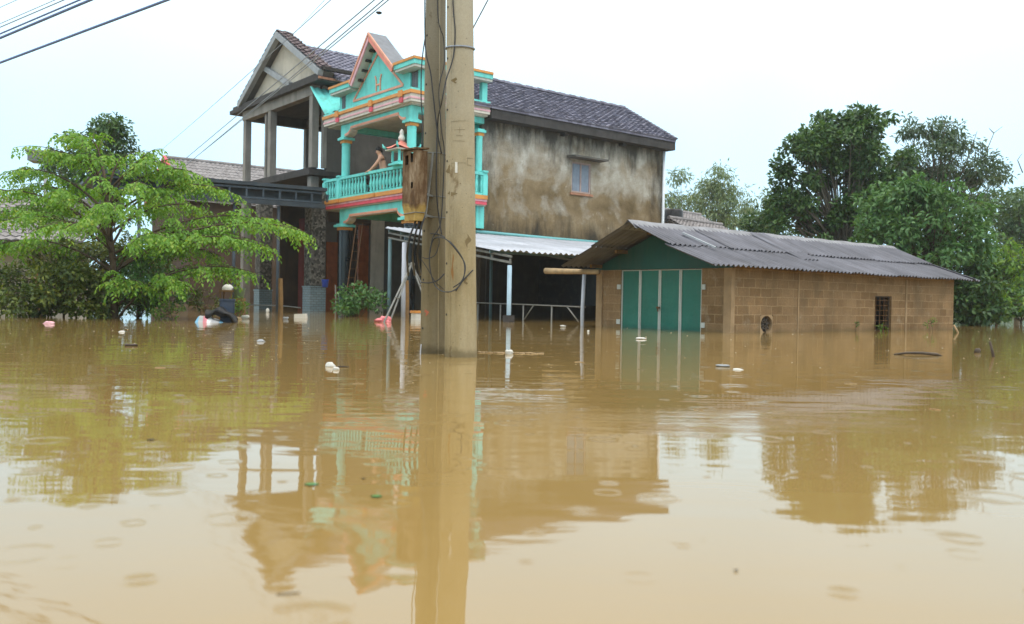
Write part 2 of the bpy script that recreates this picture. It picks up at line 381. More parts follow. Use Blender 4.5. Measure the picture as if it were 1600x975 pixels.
# smeared mortar slurry that hides the joints in places, damp grime low down
col = t.mix(t.ramp(t.noise(1.15, 5, t.mapping((1,1,1), (4,4,4))), [(.42, .05), (.68, .75)]), col, (.26,.17,.09,1))
col = t.mix(t.ramp(t.noise(1.0, 6, t.mapping((2.2, 2.2, .9), (8,3,5)), .68), [(.52, 0.0), (.72, .65)]), col, (.13,.095,.055,1))
col = t.mix(t.ramp(t.noise(2.6, 6, t.mapping((1,1,1), (1,9,3)), .7), [(.58, 0.0), (.70, .5)]), col, (.33,.27,.19,1))
col = t.mix(.5, col, t.ramp(t.noise(28, 5, None, .7), [(.3, (.6,.6,.6,1)), (.7, (1.3,1.3,1.3,1))]), 'MULTIPLY')
col = t.mix(t.ramp(t.math('ADD', t.math('MULTIPLY', t.noise(3, 5), .5), t.math('MULTIPLY', Z, -1.6)), [(.10, 0.0), (.34, .75)]), col, (.125,.09,.04,1))
hb = t.math('MULTIPLY_ADD', br.outputs['Fac'], .35, t.math('MULTIPLY', t.noise(30, 4), .5))
M['blocks'] = t.done(col, .92, t.bump(hb, .5, .02), .15)
M['pier'] = worn('tan_cement_render', (.33,.225,.125,1), .92, .25, 3, dirt=(.14,.09,.04,1), dirt_amt=.6, bump=.3)

# mottled stone chip pillar, tiled plinth
t = NT('pebbledash_stone')
vo = t.n('ShaderNodeTexVoronoi'); vo.inputs['Scale'].default_value = 13; t.l(t.tc.outputs['Object'], vo.inputs['Vector'])
c = t.ramp(vo.outputs['Color'], [(.15, (.028,.027,.023,1)), (.5, (.075,.07,.06,1)), (.85, (.17,.158,.135,1))])
M['stone'] = t.done(c, .85, t.bump(vo.outputs['Distance'], .6, .03), .3)
t = NT('blue_grey_plinth_tile')
X, Y, Z = t.sep(); cb = t.n('ShaderNodeCombineXYZ'); t.l(t.math('ADD', X, Y), cb.inputs[0]); t.l(Z, cb.inputs[1])
br = t.n('ShaderNodeTexBrick'); t.l(cb.outputs[0], br.inputs['Vector']); br.inputs['Scale'].default_value = 1
br.inputs['Brick Width'].default_value = .2; br.inputs['Row Height'].default_value = .085; br.inputs['Mortar Size'].default_value = .008
br.inputs['Color1'].default_value = (.13,.19,.215,1); br.inputs['Color2'].default_value = (.18,.24,.26,1); br.inputs['Mortar'].default_value = (.085,.10,.10,1)
M['plinth'] = t.done(br.outputs['Color'], .4, t.bump(br.outputs['Fac'], .4, .01), .4)

# spun concrete pole
def polemat(name, k):
    t = NT(name)
    n1 = t.noise(1.0, 7, t.mapping((5,5,1.1)), .62)
    c = t.ramp(n1, [(.25, (.21,.165,.085,1)), (.5, (.315,.255,.148,1)), (.75, (.41,.35,.235,1))])
    X, Y, Z = t.sep()
    c = t.mix(t.ramp(t.math('ADD', t.math('MULTIPLY', t.noise(1.5, 4), .8), t.math('MULTIPLY', Z, .16)), [(.5, 0.0), (1.1, .75)]), c, (.40,.375,.31,1))
    c = t.mix(t.ramp(t.noise(5.0, 5, t.mapping((1,1,.6), (1,5,2)), .6), [(.64, 0.0), (.72, .75)]), c, (.125,.08,.035,1))
    c = t.mix(t.ramp(t.noise(1.0, 5, t.mapping((9,9,.5), (7,1,3)), .6), [(.58, 0.0), (.72, .5)]), c, (.14,.10,.05,1))
    pv = t.n('ShaderNodeTexVoronoi'); pv.inputs['Scale'].default_value = 14; t.l(t.tc.outputs['Object'], pv.inputs['Vector'])
    pits = t.ramp(pv.outputs['Distance'], [(.05, 1.0), (.10, 0.0)])
    c = t.mix(t.math('MULTIPLY', pits, .55), c, (.07,.055,.03,1))
    fine = t.noise(60, 5, rough=.7)
    c = t.mix(t.ramp(t.math('ADD', Z, t.math('MULTIPLY', t.noise(7, 3), .14)), [(.11, .6), (.17, 0.0)]), c, (.105,.082,.042,1))
    c = t.mix(.3, c, t.ramp(fine, [(.3, (.6,.6,.6,1)), (.7, (1.25,1.25,1.25,1))]), 'MULTIPLY')
    return t.done(t.mix(1.0, c, (k, k*.985, k*.96, 1), 'MULTIPLY'), .9, t.bump(t.math('SUBTRACT', fine, pits), .35, .01), .2)
M['pole'] = polemat('spun_concrete', 1.0); M['pole_dark'] = polemat('darker_spun_concrete', .60)  # the slimmer pole takes the same concrete in a darker tone

# rusted meter box: dark rust upper part, ochre paint at the foot
t = NT('rotten_meter_box_paint')
X, Y, Z = t.sep()
rust = t.ramp(t.noise(9, 6, t.mapping((1,1,.35)), .65), [(.3, (.03,.02,.012,1)), (.46, (.11,.062,.03,1)), (.58, (.20,.14,.085,1)), (.70, (.36,.29,.21,1))])
pf = t.math('ADD', t.math('MULTIPLY', t.noise(12, 4, t.mapping((1,1,.4), (2,2,2))), .22), t.math('ADD', Z, .42))
c = t.mix(t.ramp(pf, [(.30, 1.0), (.36, 0.0)]), rust, t.ramp(t.noise(10, 5), [(.3, (.26,.16,.045,1)), (.6, (.42,.30,.105,1))]))
M['meterbox'] = t.done(c, .8, t.bump(t.noise(40, 4), .3, .01), .2)

# striped woven sack
t = NT('striped_woven_sack')
X, Y, Z = t.sep()
ph = t.math('FRACT', t.math('ADD', t.math('MULTIPLY', X, 2.1), t.math('MULTIPLY', t.noise(4, 2), .12)))
c = t.ramp(ph, [(0, (.42,.42,.42,1)), (.28, (.42,.42,.42,1)), (.30, (.18,.42,.60,1)), (.48, (.18,.42,.60,1)), (.50, (.45,.45,.45,1)), (.66, (.45,.45,.45,1)), (.68, (.60,.22,.26,1)), (.84, (.60,.22,.26,1)), (.86, (.62,.62,.62,1))], 'LINEAR')
M['sack'] = t.done(c, .7, t.bump(t.noise(18, 4), .4, .02), .3)

LEAF = {}
LEAF['bright'] = leafmat('bright_pinnate_leaf', [(.12, (.06,.16,.014,1)), (.45, (.13,.30,.028,1)), (.75, (.21,.385,.05,1)), (.93, (.34,.44,.07,1)), (1.0, (.45,.30,.05,1))], .4)
LEAF['mid'] = leafmat('mid_green_leaf', [(.1, (.034,.10,.03,1)), (.5, (.07,.175,.05,1)), (.85, (.13,.25,.08,1))], .3)
LEAF['dark'] = leafmat('dark_glossy_leaf', [(.1, (.02,.05,.018,1)), (.5, (.045,.112,.033,1)), (.9, (.115,.205,.05,1))], .25)
LEAF['olive'] = leafmat('olive_bush_leaf', [(.1, (.022,.05,.012,1)), (.5, (.075,.12,.024,1)), (.85, (.19,.23,.045,1)), (1, (.30,.27,.07,1))], .3)
LEAF['feather'] = leafmat('grey_green_feathery_leaf', [(.1, (.035,.075,.04,1)), (.6, (.075,.135,.075,1)), (.95, (.14,.20,.11,1))], .3)
LEAF['bamboo'] = leafmat('haze_paled_bamboo_leaf', [(.1, (.075,.13,.06,1)), (.5, (.15,.225,.105,1)), (.85, (.26,.32,.17,1)), (1, (.34,.27,.16,1))], .3)  # leaves paled in colour to stand for haze
LEAF['hazy'] = leafmat('far_green_leaf', [(.1, (.04,.085,.045,1)), (.5, (.075,.15,.06,1)), (.95, (.13,.21,.075,1))], .3)  # distance haze put into the leaf colour
LEAF['young'] = leafmat('young_yellow_green_leaf', [(.1, (.05,.13,.02,1)), (.5, (.11,.24,.03,1)), (.95, (.22,.34,.05,1))], .4)

# ------------------------------------------------------------------ flood water and ground
t = NT('muddy_flood_water')
P = t.tc.outputs['Object']
X, Y, Z = t.sep()
mud = t.ramp(t.noise(.12, 4, t.mapping((1,1.6,1)), .5, .3), [(.3, (.246,.158,.050,1)), (.7, (.294,.196,.070,1))])
# low swell, drawn out across the view, and fine ripples
n1 = t.noise(1.0, 3, t.mapping((.55, 1.7, 1), (0,0,0), (0,0,.06)), .5, .2)
n2 = t.noise(1.0, 3, t.mapping((2.6, 7.0, 1), (3,1,0), (0,0,-.05)), .5)
# a wind-ruffled patch in front of the shed
px_, py_ = onwater(1130, 655)[:2]
dx = t.math('MULTIPLY', t.math('SUBTRACT', X, float(px_)), .62); dy = t.math('MULTIPLY', t.math('SUBTRACT', Y, float(py_)), 1.5)
rad = t.math('SQRT', t.math('ADD', t.math('MULTIPLY', dx, dx), t.math('MULTIPLY', dy, dy)))
patch = t.math('MULTIPLY', t.ramp(rad, [(.15, 1.0), (.95, 0.0)]), t.ramp(t.noise(1.5, 4, t.mapping((.7, 3.2, 1))), [(.36, 0.0), (.6, 1.0)]))
n3 = t.noise(1.0, 2, t.mapping((14, 26, 1)), .5)
def rings(cell, k, width, thr, seed, rmax):
    vo = t.n('ShaderNodeTexVoronoi'); vo.inputs['Scale'].default_value = cell; vo.inputs['Randomness'].default_value = .85
    t.l(t.mapping((1,1,1), (seed, seed*1.7, 0)), vo.inputs['Vector']); vo.voronoi_dimensions = '2D'
    sc = t.n('ShaderNodeSeparateColor'); t.l(vo.outputs['Color'], sc.inputs[0])
    d = t.math('DIVIDE', vo.outputs['Distance'], cell)
    on = t.math('GREATER_THAN', sc.outputs[0], thr)
    r0 = t.math('MULTIPLY_ADD', sc.outputs[1], rmax, .008)
    u = t.math('SUBTRACT', d, r0)
    g = t.math('EXPONENT', t.math('MULTIPLY', t.math('MULTIPLY', u, u), -1/(width*width)))
    wv = t.math('SINE', t.math('MULTIPLY', u, k))
    amp = t.math('MULTIPLY', t.math('MULTIPLY_ADD', sc.outputs[2], .8, .2), t.math('MULTIPLY_ADD', sc.outputs[1], -.65, 1.0))
    return t.math('MULTIPLY', t.math('MULTIPLY', t.math('MULTIPLY', wv, g), on), amp)
R1 = rings(2.9, 560, .017, .42, 3.3, .075)
R2 = rings(5.2, 800, .008, .60, 9.1, .035)
R3 = rings(1.5, 540, .045, .80, 5.7, .12)
h = t.math('ADD', t.math('MULTIPLY', n1, .0052), t.math('MULTIPLY', n2, .0009))
h = t.math('ADD', h, t.math('MULTIPLY', t.math('MULTIPLY', n3, patch), .0022))
h = t.math('ADD', h, t.math('MULTIPLY', R1, .00042)); h = t.math('ADD', h, t.math('MULTIPLY', R2, .00022)); h = t.math('ADD', h, t.math('MULTIPLY', R3, .0004))
nrm = t.bump(h, 1.0, 1.0)
rgh = t.math('MULTIPLY_ADD', patch, .10, .025)
M['water'] = t.done(mud, rgh, nrm, .5); t.b.inputs['IOR'].default_value = 1.46
mb = MB()
mb.quad((-190,-40,0), (210,-40,0), (210,112,0), (-190,112,0))
solo('water', mb, M['water'], 'brown flood water with rain rings covering the yard', 'water', kind='structure')
M['mudground'] = worn('wet_mud', (.11,.075,.035,1), .9, .3, .3, streak=False)
mb = MB()
mb.grid(lambda a, b: (-195+a*410, -45+b*180, -1.0 + max(0, (b-.80)*12) + .15*math.sin(a*37)*math.sin(b*29)), 60, 60)
solo('ground', mb, M['mudground'], 'muddy ground under the flood', 'ground', kind='structure', smooth=True)

# ------------------------------------------------------------------ turquoise house
YAW = math.radians(90-51.436)
HF = Frame((-3.1715, 27.0456, 0), YAW)         # x: along the house to the back, y: along its front, z up
H = Thing('balcony_house', 'two storey house with turquoise balcony front, H gable and mouldy ochre side wall', 'house', HF, (3.0, .4, 0))
p = H.part
# shell
mb = MB()
B0, B1, A0, A1 = .40, 5.10, 3.0, 11.75
WX0, WX1, WZ0, WZ1 = 6.98, 7.92, 4.42, 5.50
mb.box(A0, WX0, B0, B0+.18, -.8, 6.45).box(WX1, A1, B0, B0+.18, -.8, 6.45).box(WX0, WX1, B0, B0+.18, -.8, WZ0).box(WX0, WX1, B0, B0+.18, WZ1, 6.45)
mb.box(A1-.18, A1, B0+.18, B1, -.8, 6.45).box(A0, A1-.18, B1-.18, B1, -.8, 6.45)
mb.box(A0, A0+.18, B0+.18, 1.6, -.8, 6.45).box(A0, A0+.18, 3.9, B1-.18, -.8, 6.45).box(A0, A0+.18, 1.6, 3.9, 2.2, 3.9).box(A0, A0+.18, 1.6, 3.9, 6.1, 6.45)
wall = p('wall', mb, M['housewall'])
p('upper_floor', MB().box(A0+.18, A1-.18, B0+.18, B1-.18, 3.6, 3.85), M['darkconc'])
# gable triangles of the main roof
RB, RZ = 2.75, 8.36
mb = MB()
mb.prism([(B0, 6.45), (RB, 8.15), (B1, 6.45)], 0, A1-.18, A1)
p('gable_wall', mb, M['housewall'])
# eave beam and brackets
p('eave_beam', MB().box(3.02, 11.92, -.06, .40, 6.42, 6.735), M['darkbeam'])
p('verge_board', MB().prism([(.401, 6.5), (.401, 7.00), (RB, RZ-.03), (5.1, 7.02), (5.1, 6.5), (RB, RZ-.45)], 0, 11.76, 11.88), M['darkbeam'])
for a in (6.4, 9.3): p('eave_bracket', MB().box(a, a+.14, .16, .40, 6.32, 6.42), M['darkbeam'])
p('eave_beam', MB().box(3.02, 11.92, 5.1, 5.56, 6.42, 6.70), M['darkbeam'])
def tile_slope(a0, a1, b0, z0, b1, z1, rows, pitch=.24, rise=.055, amp=.009, nrm=1):
    """stepped courses of pan tiles from eave (b0,z0) to ridge (b1,z1)"""
    mb = MB(); ncol = int((a1-a0)/pitch); L_ = math.hypot(b1-b0, z1-z0); nb, nz_ = -(z1-z0)/L_, (b1-b0)/L_
    if nz_ < 0: nb, nz_ = -nb, -nz_
    rr = random.Random(int(a0*100+rows))
    off = [[rr.gauss(0, .006) for _ in range(ncol+1)] for _ in range(rows)]
    for r in range(rows):
        def fn(uu, vv, r=r):
            x = a0 + (a1-a0)*uu; ci = uu*ncol; k = (r + vv*1.06)/rows
            h = rise*(1-vv) + amp*math.sin(2*math.pi*ci) + off[r][min(int(ci), ncol-1)]
            return (x, b0+(b1-b0)*k+nb*h, z0+(z1-z0)*k+nz_*h)
        mb.grid(fn, ncol*4, 1)
        def fe(uu, vv, r=r):     # the butt edge of the course
            q = Vector(fn(uu, 0)); return q - Vector((0, nb, nz_))*(rise+.02)*vv
        mb.grid(fe, ncol*4, 1)
    return mb
mb = tile_slope(.92, 11.92, -.10, 6.80, RB, RZ+.10, 17)
mr = tile_slope(.92, 11.92, 5.60, 6.80, RB, RZ+.10, 17)
i = len(mb.v); mb.v += mr.v; mb.f += [tuple(k+i for k in f) for f in mr.f]
mb.prism([(-.10, 6.72), (RB, RZ-.02), (5.60, 6.72), (5.60, 6.77), (RB, RZ+.04), (-.10, 6.77)], 0, .95, 11.90)
roof = p('roof', mb, M['tile'])
mb = MB()
for k in range(40):
    x = .95+k*.2745
    mb.prism([(RB+.13*math.cos(q), RZ+.10+(.105+.02*(k % 2))*math.sin(q)) for q in [math.pi*j/6 for j in range(7)]], 0, x, x+.268)
p('ridge_tiles', mb, M['tile'], roof)
mb = MB()
for s in (-1, 1):
    for k in range(15):
        q0 = k/15; q1 = (k+.96)/15; bb0 = -.10 if s < 0 else 5.6
        y0 = bb0+(RB-bb0)*q0; y1 = bb0+(RB-bb0)*q1; z0 = 6.80+(RZ-6.70)*q0; z1 = 6.80+(RZ-6.70)*q1
        mb.bar((11.90, y0, z0+.07), (11.90, y1, z1+.05), .20, .07)
p('verge_tiles', mb, M['tile'], roof)
# side window with shutters, hood
win = p('window', MB().box(WX0, WX0+.05, B0+.03, B0+.12, WZ0, WZ1).box(WX1-.05, WX1, B0+.03, B0+.12, WZ0, WZ1).box(WX0+.05, WX1-.05, B0+.03, B0+.12, WZ1-.05, WZ1).box(WX0+.05, WX1-.05, B0+.03, B0+.12, WZ0, WZ0+.05).box(7.43, 7.47, B0+.03, B0+.12, WZ0+.05, WZ1-.05), M['windowframe'])
for x0, x1 in ((WX0+.055, 7.425), (7.475, WX1-.055)):
    mb = MB().box(x0, x1, B0+.075, B0+.10, WZ0+.055, WZ1-.055)
    for k in range(17): z = WZ0+.10+k*.055; mb.bar((x0+.05, B0+.068, z), (x1-.05, B0+.068, z), .022, .034)
    p('shutter', mb, M['shutter'], win)
p('sill', MB().box(WX0-.08, WX1+.08, B0-.05, B0-.003, WZ0-.10, WZ0-.02), M['terracotta'], win)
p('window_hood', MB().prism([(B0-.003, 5.60), (B0-.003, 5.70), (-.06, 5.66), (-.06, 5.60)], 0, 6.72, 8.35), M['darkconc'])
p('downpipe', MB().tube([(11.70, .30, -.8), (11.70, .30, 6.40)], .052, 10), M['pvc'], smooth=True)
p('wall_pipe', MB().tube([(2.75, .33, 2.74), (6.0, .335, 2.70), (11.2, .33, 2.67)], .058, 10), M['pipeteal'], smooth=True)
# ---- balcony floor with its mouldings
p('balcony_slab', MB().box(.10, 2.95, .10, 5.70, 3.56, 3.62).box(.06, 2.95, .06, 5.74, 3.62, 3.86), M['cream'])
def ring3(x0, y0, y1, d, z0, z1, x1=2.95):
    """a band round the three free sides"""
    return MB().box(x0, x0+d, y0, y1, z0, z1).box(x0+d, x1, y0, y0+d, z0, z1).box(x0+d, x1, y1-d, y1, z0, z1)
p('moulding', ring3(.03, .03, 5.77, .10, 3.60, 3.70), M['pink'])
p('moulding', ring3(.015, .015, 5.785, .11, 3.703, 3.765), M['palepink'])
p('moulding', ring3(-.02, -.02, 5.82, .14, 3.768, 3.90), M['orange'])
for y in (.33, 2.2, 4.67): p('moulding_block', MB().box(-.055, -.021, y-.12, y+.12, 3.775, 3.895), M['orange'])
for x in (.3, 1.6): p('moulding_block', MB().box(x-.12, x+.12, -.055, -.021, 3.775, 3.895), M['orange'])
p('floor_tiles', MB().box(.12, 2.98, .12, 5.68, 3.862, 3.885), M['terracotta'])
# railing
rail = p('railing', ring3(.02, .02, 5.78, .13, 4.55, 4.64).box(.03, .13, .03, 5.77, 3.905, 3.97).box(.13, 2.95, .03, .13, 3.905, 3.97).box(.13, 2.95, 5.67, 5.77, 3.905, 3.97), M['teal'])
bprof = [(.030, 0), (.045, .03), (.045, .06), (.030, .09), (.056, .20), (.058, .27), (.036, .40), (.030, .46), (.045, .50), (.045, .54), (.03, .58)]
bme = MB().lathe(bprof, n=8).mesh('baluster', smooth=True); bme.materials.append(M['teal'])
ys = [.25+k*.205 for k in range(27)]
for k, y in enumerate(ys):
    if k in (12,): continue
    H.inst('baluster', bme, (.08, y, 3.97), rail)
for k in range(13): H.inst('baluster', bme, (.30+k*.205, .08, 3.97), rail); H.inst('baluster', bme, (.30+k*.205, 5.72, 3.97), rail)
for (x, y) in ((.08, .08), (.08, 5.72), (2.86, .08), (.08, 4.67)):
    p('newel_post', MB().box(x-.09, x+.09, y-.09, y+.09, 3.903, 4.545).box(x-.10, x+.10, y-.10, y+.10, 4.642, 4.70), M['teal'], rail)
# ---- columns: round shafts, square capitals
def column(x, y, z0, z1, ms, r=.145):
    c = p('column', MB().lathe([(r*1.25, z0), (r*1.25, z0+.1), (r, z0+.12), (r, z1-.30), (r*1.08, z1-.29), (r*1.08, z1-.265), (r, z1-.26), (r, z1-.2)], (x, y, 0), 16), ms, smooth=False)
    p('capital', MB().box(x-r*1.05, x+r*1.05, y-r*1.05, y+r*1.05, z1-.22, z1-.12), M['orange'], c)
    p('capital_slab', MB().box(x-r*1.5, x+r*1.5, y-r*1.5, y+r*1.5, z1-.118, z1-.04).box(x-r*1.15, x+r*1.15, y-r*1.15, y+r*1.15, z1-.04, z1), M['teal'], c)
    return c
CB = (.42, 4.67)
for y in CB:
    column(.30, y, 3.885, 6.06, M['teal']); column(.30, y, -.8, 3.06, M['black_tile'], .19)
column(2.78, .28, 3.885, 6.06, M['teal'], .11)
p('pilaster', MB().box(2.68, 2.99, .22, .397, 2.85, 3.56), M['teal'])
def arch_beam(zc, zt, lo, y0, y1, axis, t0, t1, nm='beam'):
    """beam with curved haunches; outline in (y,z), extruded along the other axis"""
    n = 8; W = .42; cw = .30
    low = [(y0, zc), (y0+cw, zc)] + [(y0+cw+W*math.sin(q), zc+(lo-zc)*(1-math.cos(q))) for q in [math.pi/2*k/n for k in range(1, n+1)]]
    low += [(y0+y1-a, b) for a, b in low[::-1]]
    b = p(nm, MB().prism(low+[(y1, zt), (y0, zt)], axis, t0, t1), M['teal'])
    core = low[1:-1]
    band = []
    for k, (a, z) in enumerate(core): band.append((a, z+.075))
    trim = core + band[::-1]
    p('beam_trim', MB().prism(trim, axis, t0-.018, t0-.001), M['salmon'], b)
    inner = [(a, z-.012) for a, z in core]; 
    p('beam_soffit', MB().prism(core + [(a, z-.02) for a, z in core][::-1], axis, t0+.0, t1-.001), M['cream'], b)
for zc, zt, lo in ((6.06, 6.46, 6.27), (3.06, 3.56, 3.28)):
    arch_beam(zc, zt, lo, CB[0]-.15, CB[1]+.15, 0, .17, .43)
    if zc > 5:
        p('beam', MB().box(.44, 2.99, .30, .54, lo, zt), M['teal'])
        p('beam', MB().box(.44, 2.99, 4.55, 4.79, lo, zt), M['teal'])
    else:
        p('beam', MB().box(.44, 2.99, .30, .54, lo, zt), M['teal']); p('beam', MB().box(.44, 2.99, 4.55, 4.79, lo, zt), M['teal'])
p('beam', MB().box(2.72, 2.98, .55, 4.54, 6.0, 6.40), M['teal_dark'])
# ---- upper slab and cornice bands
p('porch_slab', MB().box(.10, 2.98, .10, 5.64, 6.47, 6.60).box(.06, 2.98, .06, 5.68, 6.60, 6.86), M['cream'])
p('cornice', ring3(-.02, -.02, 5.74, .16, 6.52, 6.60, 2.98), M['cream'])
p('cornice', ring3(-.04, -.04, 5.76, .16, 6.602, 6.66, 2.98), M['palepink'])
p('cornice', ring3(-.02, -.02, 5.74, .14, 6.662, 6.76, 2.98), M['cream'])
p('cornice', ring3(-.07, -.07, 5.79, .18, 6.762, 6.86, 2.98), M['orange'])
p('cornice', ring3(-.03, -.03, 5.75, .14, 6.862, 6.93, 2.98), M['teal'])
for y in (.5, 2.35, 4.67):
    p('cornice_block', MB().box(-.11, -.071, y-.11, y+.11, 6.70, 6.90), M['orange'])
    p('cornice_block', MB().box(-.085, -.041, y-.09, y+.09, 6.53, 6.68), M['pink'])
p('porch_roof_deck', MB().box(.12, 2.96, .12, 5.62, 6.862, 6.92), M['slate'])
# ---- gabled parapet
AP = (2.60, 8.90)
par = p('parapet_gable', MB().prism([(.55, 6.93), (4.75, 6.93), (4.75, 7.52), (3.86, 7.60), AP, (1.02, 7.62), (.55, 7.52)], 0, .30, .46), M['teal'])
mb = MB(); tri = [(4.18, 7.22), (.95, 7.20), (2.54, 8.52)]
for k in range(3):
    a, b = tri[k], tri[(k+1) % 3]; mb.bar((.285, a[0], a[1]), (.285, b[0], b[1]), .026, .075, up=(1,0,0)) if False else mb.bar((.285+.002*k, a[0], a[1]), (.285+.002*k, b[0], b[1]), .075, .03, up=(1,0,0))
p('triangle_trim', mb, M['salmon'], par)
mb = MB(); c0, z0 = 2.50, 7.30
for s in (-1, 1):
    mb.bar((.285, c0+s*.13, z0), (.285, c0+s*.13, z0+.34), .05, .03, up=(1,0,0)); mb.bar((.283, c0+s*.13, z0+.33), (.283, c0+s*.20, z0+.50), .05, .03, up=(1,0,0))
mb.bar((.287, c0-.13, z0+.19), (.287, c0+.13, z0+.19), .05, .03, up=(1,0,0))
p('letter_h', mb, M['salmon'], par)
for y0, y1 in ((4.78, 5.12), (.22, .52)):
    mb = MB().box(.36, .42, y0, y1, 6.935, 7.53)
    for k in range(8): mb.bar((.345, y0+.02, 6.98+k*.07), (.345, y1-.02, 6.98+k*.07), .018, .04)
    for k in range(3): mb.bar((.34, y0+.06+k*.11, 6.94), (.34, y0+.06+k*.11, 7.52), .02)
    p('louvre', mb, M['slate'], par)
p('parapet_post', MB().box(.36, .56, .04, .20, 6.932, 7.53), M['teal'], par)
p('parapet_post', MB().box(.36, .56, 5.14, 5.30, 6.932, 7.53), M['teal'], par)
p('parapet_post', MB().box(1.6, 1.8, .04, .20, 6.932, 7.53).box(2.7, 2.9, .04, .20, 6.932, 7.53), M['teal'], par)
# raked roof over the gable: slabs, coloured fascia, brackets
gr = [(5.15-.0, 0)]
apx = (2.62, 9.16); lf = (3.88, 7.72); rf = (1.0, 7.74)
def rake(side):
    f = lf if side > 0 else rf
    d = Vector((f[0]-apx[0], f[1]-apx[1])); d.normalize(); n = Vector((-d.y, d.x)) * (1 if side < 0 else -1)
    if n.y > 0: n = -n            # n points inwards (down)
    return d, n, Vector(apx), Vector(f)
rk = None
for side in (1, -1):
    d, n, A, Fp = rake(side)
    def band(t0, t1, x0, x1, m, nm, par_, A=A, Fp=Fp, n=n, d=d):
        # trim the apex end on the vertical through the apex so both sides meet
        def top(t):
            q = A + n*t; s_ = (A.x-q.x)/d.x; return q + d*s_
        a, b = top(t0), top(t1); c, e = Fp+n*t1, Fp+n*t0
        return p(nm, MB().prism([tuple(a), tuple(b), tuple(c), tuple(e)], 0, x0, x1), m, par_)
    r1 = band(.03, .20, .0, .60, M['soffit'], 'gable_roof', None)
    band(0, .028, -.03, .62, M['slate'], 'roof_sheet', r1)
    band(.0, .07, -.075, -.032, M['salmon'], 'fascia', r1)
    band(.09, .20, -.055, -.002, M['palepink'] if side > 0 else M['coral'], 'fascia', r1)
    for k in range(4):
        q = A + d*(.50+k*.37) + n*.24
        p('rafter_end', MB().bar((.10, q.x, q.y), (.296, q.x, q.y), .10, .07), M['dark'], r1)
# flat wings of the gable cornice
for y0, y1, x1 in ((3.92, 5.32, .95), (-.16, .98, .60)):
    p('wing_cornice', MB().box(0, x1, y0, y1, 7.545, 7.62), M['soffit'])
    p('wing_cornice', MB().box(-.03, x1, y0-.03, y1+.03, 7.622, 7.76), M['teal'])
    p('wing_cornice', MB().box(-.06, x1, y0-.06, y1+.06, 7.762, 7.84), M['orange'])
p('wing_cornice', MB().box(.605, 2.95, -.16, .40, 7.545, 7.62), M['soffit']); p('wing_cornice', MB().box(.605, 2.95, -.19, .43, 7.622, 7.76), M['teal']); p('wing_cornice', MB().box(.605, 2.95, -.22, .46, 7.762, 7.84), M['orange'])
# turquoise sloping sheet that closes the gap to the next house
p('valley_sheet', MB().prism([(0, 0), (0, .05), (1, .05), (1, 0)], 0, 0, .01) if False else MB().grid(lambda a, b: (0.02+1.4*b+.0*a, 5.74+1.25*a-.3*b*(1-a), 6.95+1.22*a+.72*b*(1-a) + .02*math.sin(b*34)), 8, 48), M['teal'])
# front wall fittings behind the balcony
p('door', MB().box(3.05, 3.11, 1.62, 3.88, 3.9, 6.08), M['teal_dark'])
p('door', MB().box(3.05, 3.11, 1.62, 3.88, -.8, 2.18), M['browndoor'])

# ---- the shrine on the balcony rail
S = Thing('spirit_shrine', 'small turquoise shrine with red pagoda roof and pale finial on the balcony corner', 'shrine', HF, (.10, .80, 4.64))
c = (.14, .74)
S.part('base', MB().box(c[0]-.30, c[0]+.30, c[1]-.30, c[1]+.30, 4.642, 4.70).box(c[0]-.22, c[0]+.22, c[1]-.22, c[1]+.22, 4.70, 4.76), M['teal'])
for dx_ in (-.2, .2):
    for dy_ in (-.2, .2): S.part('post', MB().lathe([(.05, 4.76), (.042, 4.8), (.042, 5.08), (.05, 5.13)], (c[0]+dx_, c[1]+dy_, 0), 8), M['teal'])
def hip(h0, z0, z1, flare):
    def fn(a, b):
        q = a*2*math.pi; k = 1-b
        r = (h0*k**1.4+.04)*(1/max(abs(math.cos(q)), abs(math.sin(q))))
        return (c[0]+r*math.cos(q), c[1]+r*math.sin(q), z0+(z1-z0)*b + flare*(k**6)*(abs(math.sin(2*q))**4))
    return fn
rf_ = S.part('roof', MB().grid(hip(.37, 5.15, 5.42, .06), 32, 8).box(c[0]-.33, c[0]+.33, c[1]-.33, c[1]+.33, 5.13, 5.16), M['coral'])
S.part('roof_edge', MB().box(c[0]-.37, c[0]+.37, c[1]-.37, c[1]+.37, 5.10, 5.128), M['cream'], rf_)
for dx_, dy_ in ((-1,-1), (-1,1), (1,-1), (1,1)):
    S.part('corner_ornament', MB().tube([(c[0]+dx_*.33, c[1]+dy_*.33, 5.16), (c[0]+dx_*.41, c[1]+dy_*.41, 5.22), (c[0]+dx_*.43, c[1]+dy_*.43, 5.31)], [.04, .04, .015], 6), M['teal'], rf_)
S.part('finial', MB().lathe([(.05, 5.40), (.10, 5.44), (.11, 5.52), (.07, 5.58), (.06, 5.62), (.075, 5.67), (.05, 5.73), (.012, 5.78)], (c[0], c[1], 0), 12), M['white_gloss'], smooth=True)

